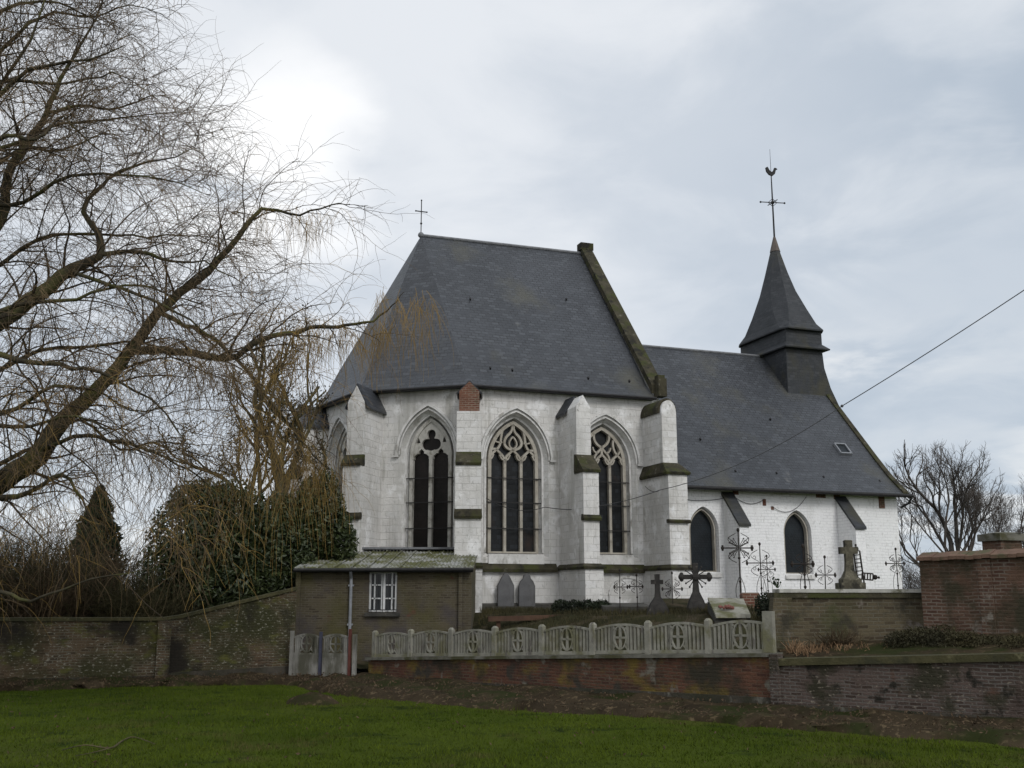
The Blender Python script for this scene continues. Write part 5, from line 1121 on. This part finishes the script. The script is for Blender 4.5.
# clipped box bush by the end of the mid wall
bb = at(768, 604, 26.0); bb.z = 1.3
leafy_bush('box_bush', 'small dark clipped box bush at the end of the pale capped wall', bb, [(Vector((bb.x, 26, at(768, 606, 26).z)), .33, 1.0), (Vector((bb.x + .12, 26, at(768, 615, 26).z)), .30, 1.1)], 3500, .035, 'box', stems=2)
# ivy bank and dry stalks on the ledge
iv = [];
for k in range(16):
    t_ = k / 15; p = Vector((TW0.x - .3, TW0.y, 0)).lerp(Vector((TW1.x, TW1.y, 0)), t_) - tq * RNG.uniform(.3, .8); p.z = 1.28 + RNG.uniform(0, .2); iv.append((p, RNG.uniform(.30, .45), .65))
C = clump_points(iv, 22000); m = MB(); m.quads(*leaf_quads(C, .03)); tag(m.build('ivy_bank', 'leaf_ivy', base=(TW0.x, TW0.y, 1.2), fix=False), 'dark olive ivy bank under the tall tiled brick wall', 'ivy', kind='stuff')
m = MB()
for k in range(900):
    t_ = RNG.uniform(.03, 1.0); b_ = MW0.lerp(TW0, t_); p = Vector((b_.x, b_.y - abs(RNG.normal(.25, .25)) - .05, rz[0] + .0 + RNG.uniform(-.02, .06))); hh_ = RNG.uniform(.08, .30) * (1 if t_ > .12 else 1.4)
    P = curve_path(p, (RNG.normal(0, .35), RNG.normal(0, .3) - .15, 1), hh_, 4, .18, .05); m.tube(P, np.linspace(.008, .004, 5), 3, False)
tag(m.build('dry_stalks', 'dry', base=(MW0.x, MW0.y, 1.1), fix=False), 'dry straw-coloured stalks along the foot of the pale capped wall', 'dead plants', kind='stuff')
m = MB()
for k in range(260):
    p = at(RNG.normal(838, 10), 640, 22.1); p.z = rz[0] + .1; P = curve_path(p, (RNG.normal(0, .5), RNG.normal(0, .3), 1), RNG.uniform(.15, .55), 5, .2, .08); m.tube(P, np.linspace(.007, .004, 6), 3, False)
tag(m.build('dead_plant', 'brush_red', base=(at(838, 640, 22.1).x, 22.1, 1.2), fix=False), 'dark reddish dead plant before the middle of the pale capped wall', 'dead plant')
ps = thing('potted_plant', 'small withered plant on the near end of the pale cement capping', 'plant', at(778, 588, 22.6)); m = MB()
for k in range(14):
    p = ps.location; P = curve_path(p, (RNG.normal(0, .5), RNG.normal(0, .4), 1), RNG.uniform(.08, .24), 4, .2, .05); m.tube(P, np.linspace(.008, .005, 5), 3, False); m.ball(P[-1], .022, 5, 4)
m.build('stems', 'leaf_dark', ps, fix=False)

# ---- grass blades on the lawn, leaf litter on the bare earth
def edge_y(x):
    for a, b_ in zip(edge_near, edge_near[1:]):
        if a.x <= x <= b_.x: return a.y + (b_.y - a.y) * (x - a.x) / (b_.x - a.x)
    return 12
n = 150000; Yv = 11.5 + 17 * RNG.uniform(0, 1, n) ** 1.2; Xv = RNG.uniform(-.56, .56, n) * Yv; ex_ = np.interp(Xv, [p.x for p in edge_near], [p.y for p in edge_near]); k = Yv < ex_ + RNG.normal(0, .22, n); Xv, Yv = Xv[k], Yv[k]; n = len(Xv)
patch = .5 + .5 * np.sin(Xv * 1.7 + 1.3 * np.sin(Yv * 1.1)) * np.sin(Yv * 1.9 + Xv * .6); hb = RNG.uniform(.025, .065, n) * (.7 + .6 * patch); tuft = np.clip(np.sin(Xv * 5.1 + 2 * np.sin(Yv * 2.3)) * np.sin(Yv * 4.3 + 1.7 * np.sin(Xv * 2.9)) - .55, 0, 1) * 2.2; hb = hb * (1 + tuft * 1.3); an_ = RNG.uniform(0, 2 * math.pi, n); wv = RNG.uniform(.004, .009, n); lean = RNG.normal(0, .03, (n, 2))
z0 = .02 * np.sin(Xv * .7 + Yv * .3) + .015 * np.sin(Yv * 1.3 - Xv * .4) - .005
V = np.stack([np.stack([Xv - np.cos(an_) * wv, Yv - np.sin(an_) * wv, z0], 1), np.stack([Xv + np.cos(an_) * wv, Yv + np.sin(an_) * wv, z0], 1), np.stack([Xv + lean[:, 0], Yv + lean[:, 1], z0 + hb], 1)], 1).reshape(-1, 3)
m = MB(); m.quads(V, np.arange(3 * n).reshape(-1, 3)); tag(m.build('grass_blades', 'blade', fix=False), 'short green grass of the lawn before the walls', 'grass', kind='stuff')
n = 4200; tI = RNG.uniform(0, len(ne) - 1.001, n); i0 = tI.astype(int); fr_ = tI - i0; t_ = RNG.uniform(.0, .92, n)
NE = np.array([tuple(p) for p in ne]); FA = np.array([tuple(p) for p in fa]); a = NE[i0] * (1 - fr_)[:, None] + NE[i0 + 1] * fr_[:, None]; b_ = FA[i0] * (1 - fr_)[:, None] + FA[i0 + 1] * fr_[:, None]
C = a * (1 - t_)[:, None] + b_ * t_[:, None]; C[:, 2] = .12 + .13 * t_ + RNG.uniform(-.02, .05, n); m = MB(); m.quads(*leaf_quads(C, .034)); tag(m.build('dead_leaves', 'litter', fix=False, base=(0, 22, 0)), 'dead leaves strewn over the bare earth at the wall foot', 'dead leaves', kind='stuff')
# fallen twig lying on the lawn
m = MB(); pts = [atz(x, y, .05) for x, y in ((62, 750), (85, 745), (110, 748), (122, 741), (134, 737), (155, 744))]; P, r = smooth_path(pts, [.006, .010, .014, .014, .012, .006], 4); m.tube(P, r, 5)
P, r = smooth_path([pts[2], atz(95, 752, .05), atz(75, 756, .04)], [.010, .007, .004], 4); m.tube(P, r, 5)
tag(m.build('fallen_branch', 'bark_green', base=pts[2], fix=False), 'thin crooked fallen branch lying on the lawn', 'branch')

# ------------------------------------------------------------------ cables
m = MB(); a = at(1250, 134, 24); b_ = at(842, 406, 33); c = S(6.98, 2.02, 6.15)
def sag(a, b_, s_, n=14): return [a.lerp(b_, i / n) - Z * s_ * 4 * (i / n) * (1 - i / n) for i in range(n + 1)]
c2 = onwall(660, 490, 2.03); m.tube(sag(a, b_, .15), .015, 5); m.tube(sag(b_, c2, .35), .013, 5); m.ball(b_, .05, 6, 5); 
tag(m.build('overhead_cable', 'cable_light', base=a, fix=False), 'dark overhead cable sloping down across the nave roof to the choir', 'cable')
m = MB(); m.tube(sag(c2, onwall(600, 506, 2.16), .05), .012, 4); m.tube(sag(onwall(600, 506, 2.16), onwall(545, 507, .06), .1), .012, 4); m.tube(sag(onwall(545, 507, .06), onwall(486, 498, .5), .25), .012, 4); m.tube(sag(onwall(645, 486, 1.1), c2, .12), .012, 4)
m.build('wall_cable', 'cable', church, fix=False)
m = MB()
for a, b_, s_ in ((S(8.0, NV + .04, 5.9), S(10.3, NV + .04, 5.95), .12), (S(10.6, NV + .04, 6.05), S(12.0, NV + .04, 5.95), .25), (S(12.3, NV + .04, 5.7), S(13.9, NV + .04, 6.1), .4)): m.tube(sag(a, b_, s_), .010, 4)
m.build('wall_cable', 'cable', church, fix=False)

# ---- rough grass and low dark plants among the graves
n = 26000; t_ = RNG.uniform(0, 1, n); f_ = np.array([tuple(FENCE1)])[0]; g_ = np.array([tuple(FENCE0 + Vector((.4, 0, 0)))])[0]; P0 = f_ * (1 - t_)[:, None] + g_ * t_[:, None]; dd = RNG.uniform(.5, 8.5, n)
X = P0[:, 0] + .12 * dd; Yg = P0[:, 1] + dd; tt = np.clip((dd - .5) / 6.5, 0, 1); tt = tt * tt * (3 - 2 * tt); zf = .35 + .45 * t_; gz = np.where(X < 4, 1.85, 1.85 + np.minimum(.3, (X - 4) * .06)); zz_ = zf + (gz - zf) * tt - .03
k = ~((X < -1.0) & (Yg > 30.6)) & (NS.x * (X - A0.x) + NS.y * (Yg - A0.y) > .2); X, Yg, zz_ = X[k], Yg[k], zz_[k]; n = len(X); hb = RNG.uniform(.05, .20, n); an_ = RNG.uniform(0, 6.28, n); wv = RNG.uniform(.006, .014, n); ln_ = RNG.normal(0, .05, (n, 2))
V = np.stack([np.stack([X - np.cos(an_) * wv, Yg - np.sin(an_) * wv, zz_], 1), np.stack([X + np.cos(an_) * wv, Yg + np.sin(an_) * wv, zz_], 1), np.stack([X + ln_[:, 0], Yg + ln_[:, 1], zz_ + hb], 1)], 1).reshape(-1, 3)
m = MB(); m.quads(V, np.arange(3 * n).reshape(-1, 3)); tag(m.build('rough_grass', 'brush', base=(1, 26, 1), fix=False), 'rough dull grass among the graves behind the concrete fence', 'grass', kind='stuff')
sb_ = at(585, 614, 32.0); sb_.z = 1.8
leafy_bush('low_shrub', 'low black-green shrub at the foot of the middle buttress', sb_, [(Vector((sb_.x + q, 32.0, 1.95)), .30, .8) for q in (-.7, -.3, .1, .5)], 4200, .045, 'box', stems=3)
# a few leaves and weeds on the lawn
n = 420; Yl = 12.5 + 13 * RNG.uniform(0, 1, n); Xl = RNG.uniform(-.52, .52, n) * Yl; k = Yl < np.interp(Xl, [p.x for p in edge_near], [p.y for p in edge_near]); C = np.stack([Xl[k], Yl[k], RNG.uniform(.03, .06, k.sum())], 1)
m = MB(); m.quads(*leaf_quads(C, .035)); tag(m.build('fallen_leaves', 'litter', base=(0, 16, 0), fix=False), 'scattered dead leaves lying on the green lawn', 'dead leaves', kind='stuff')
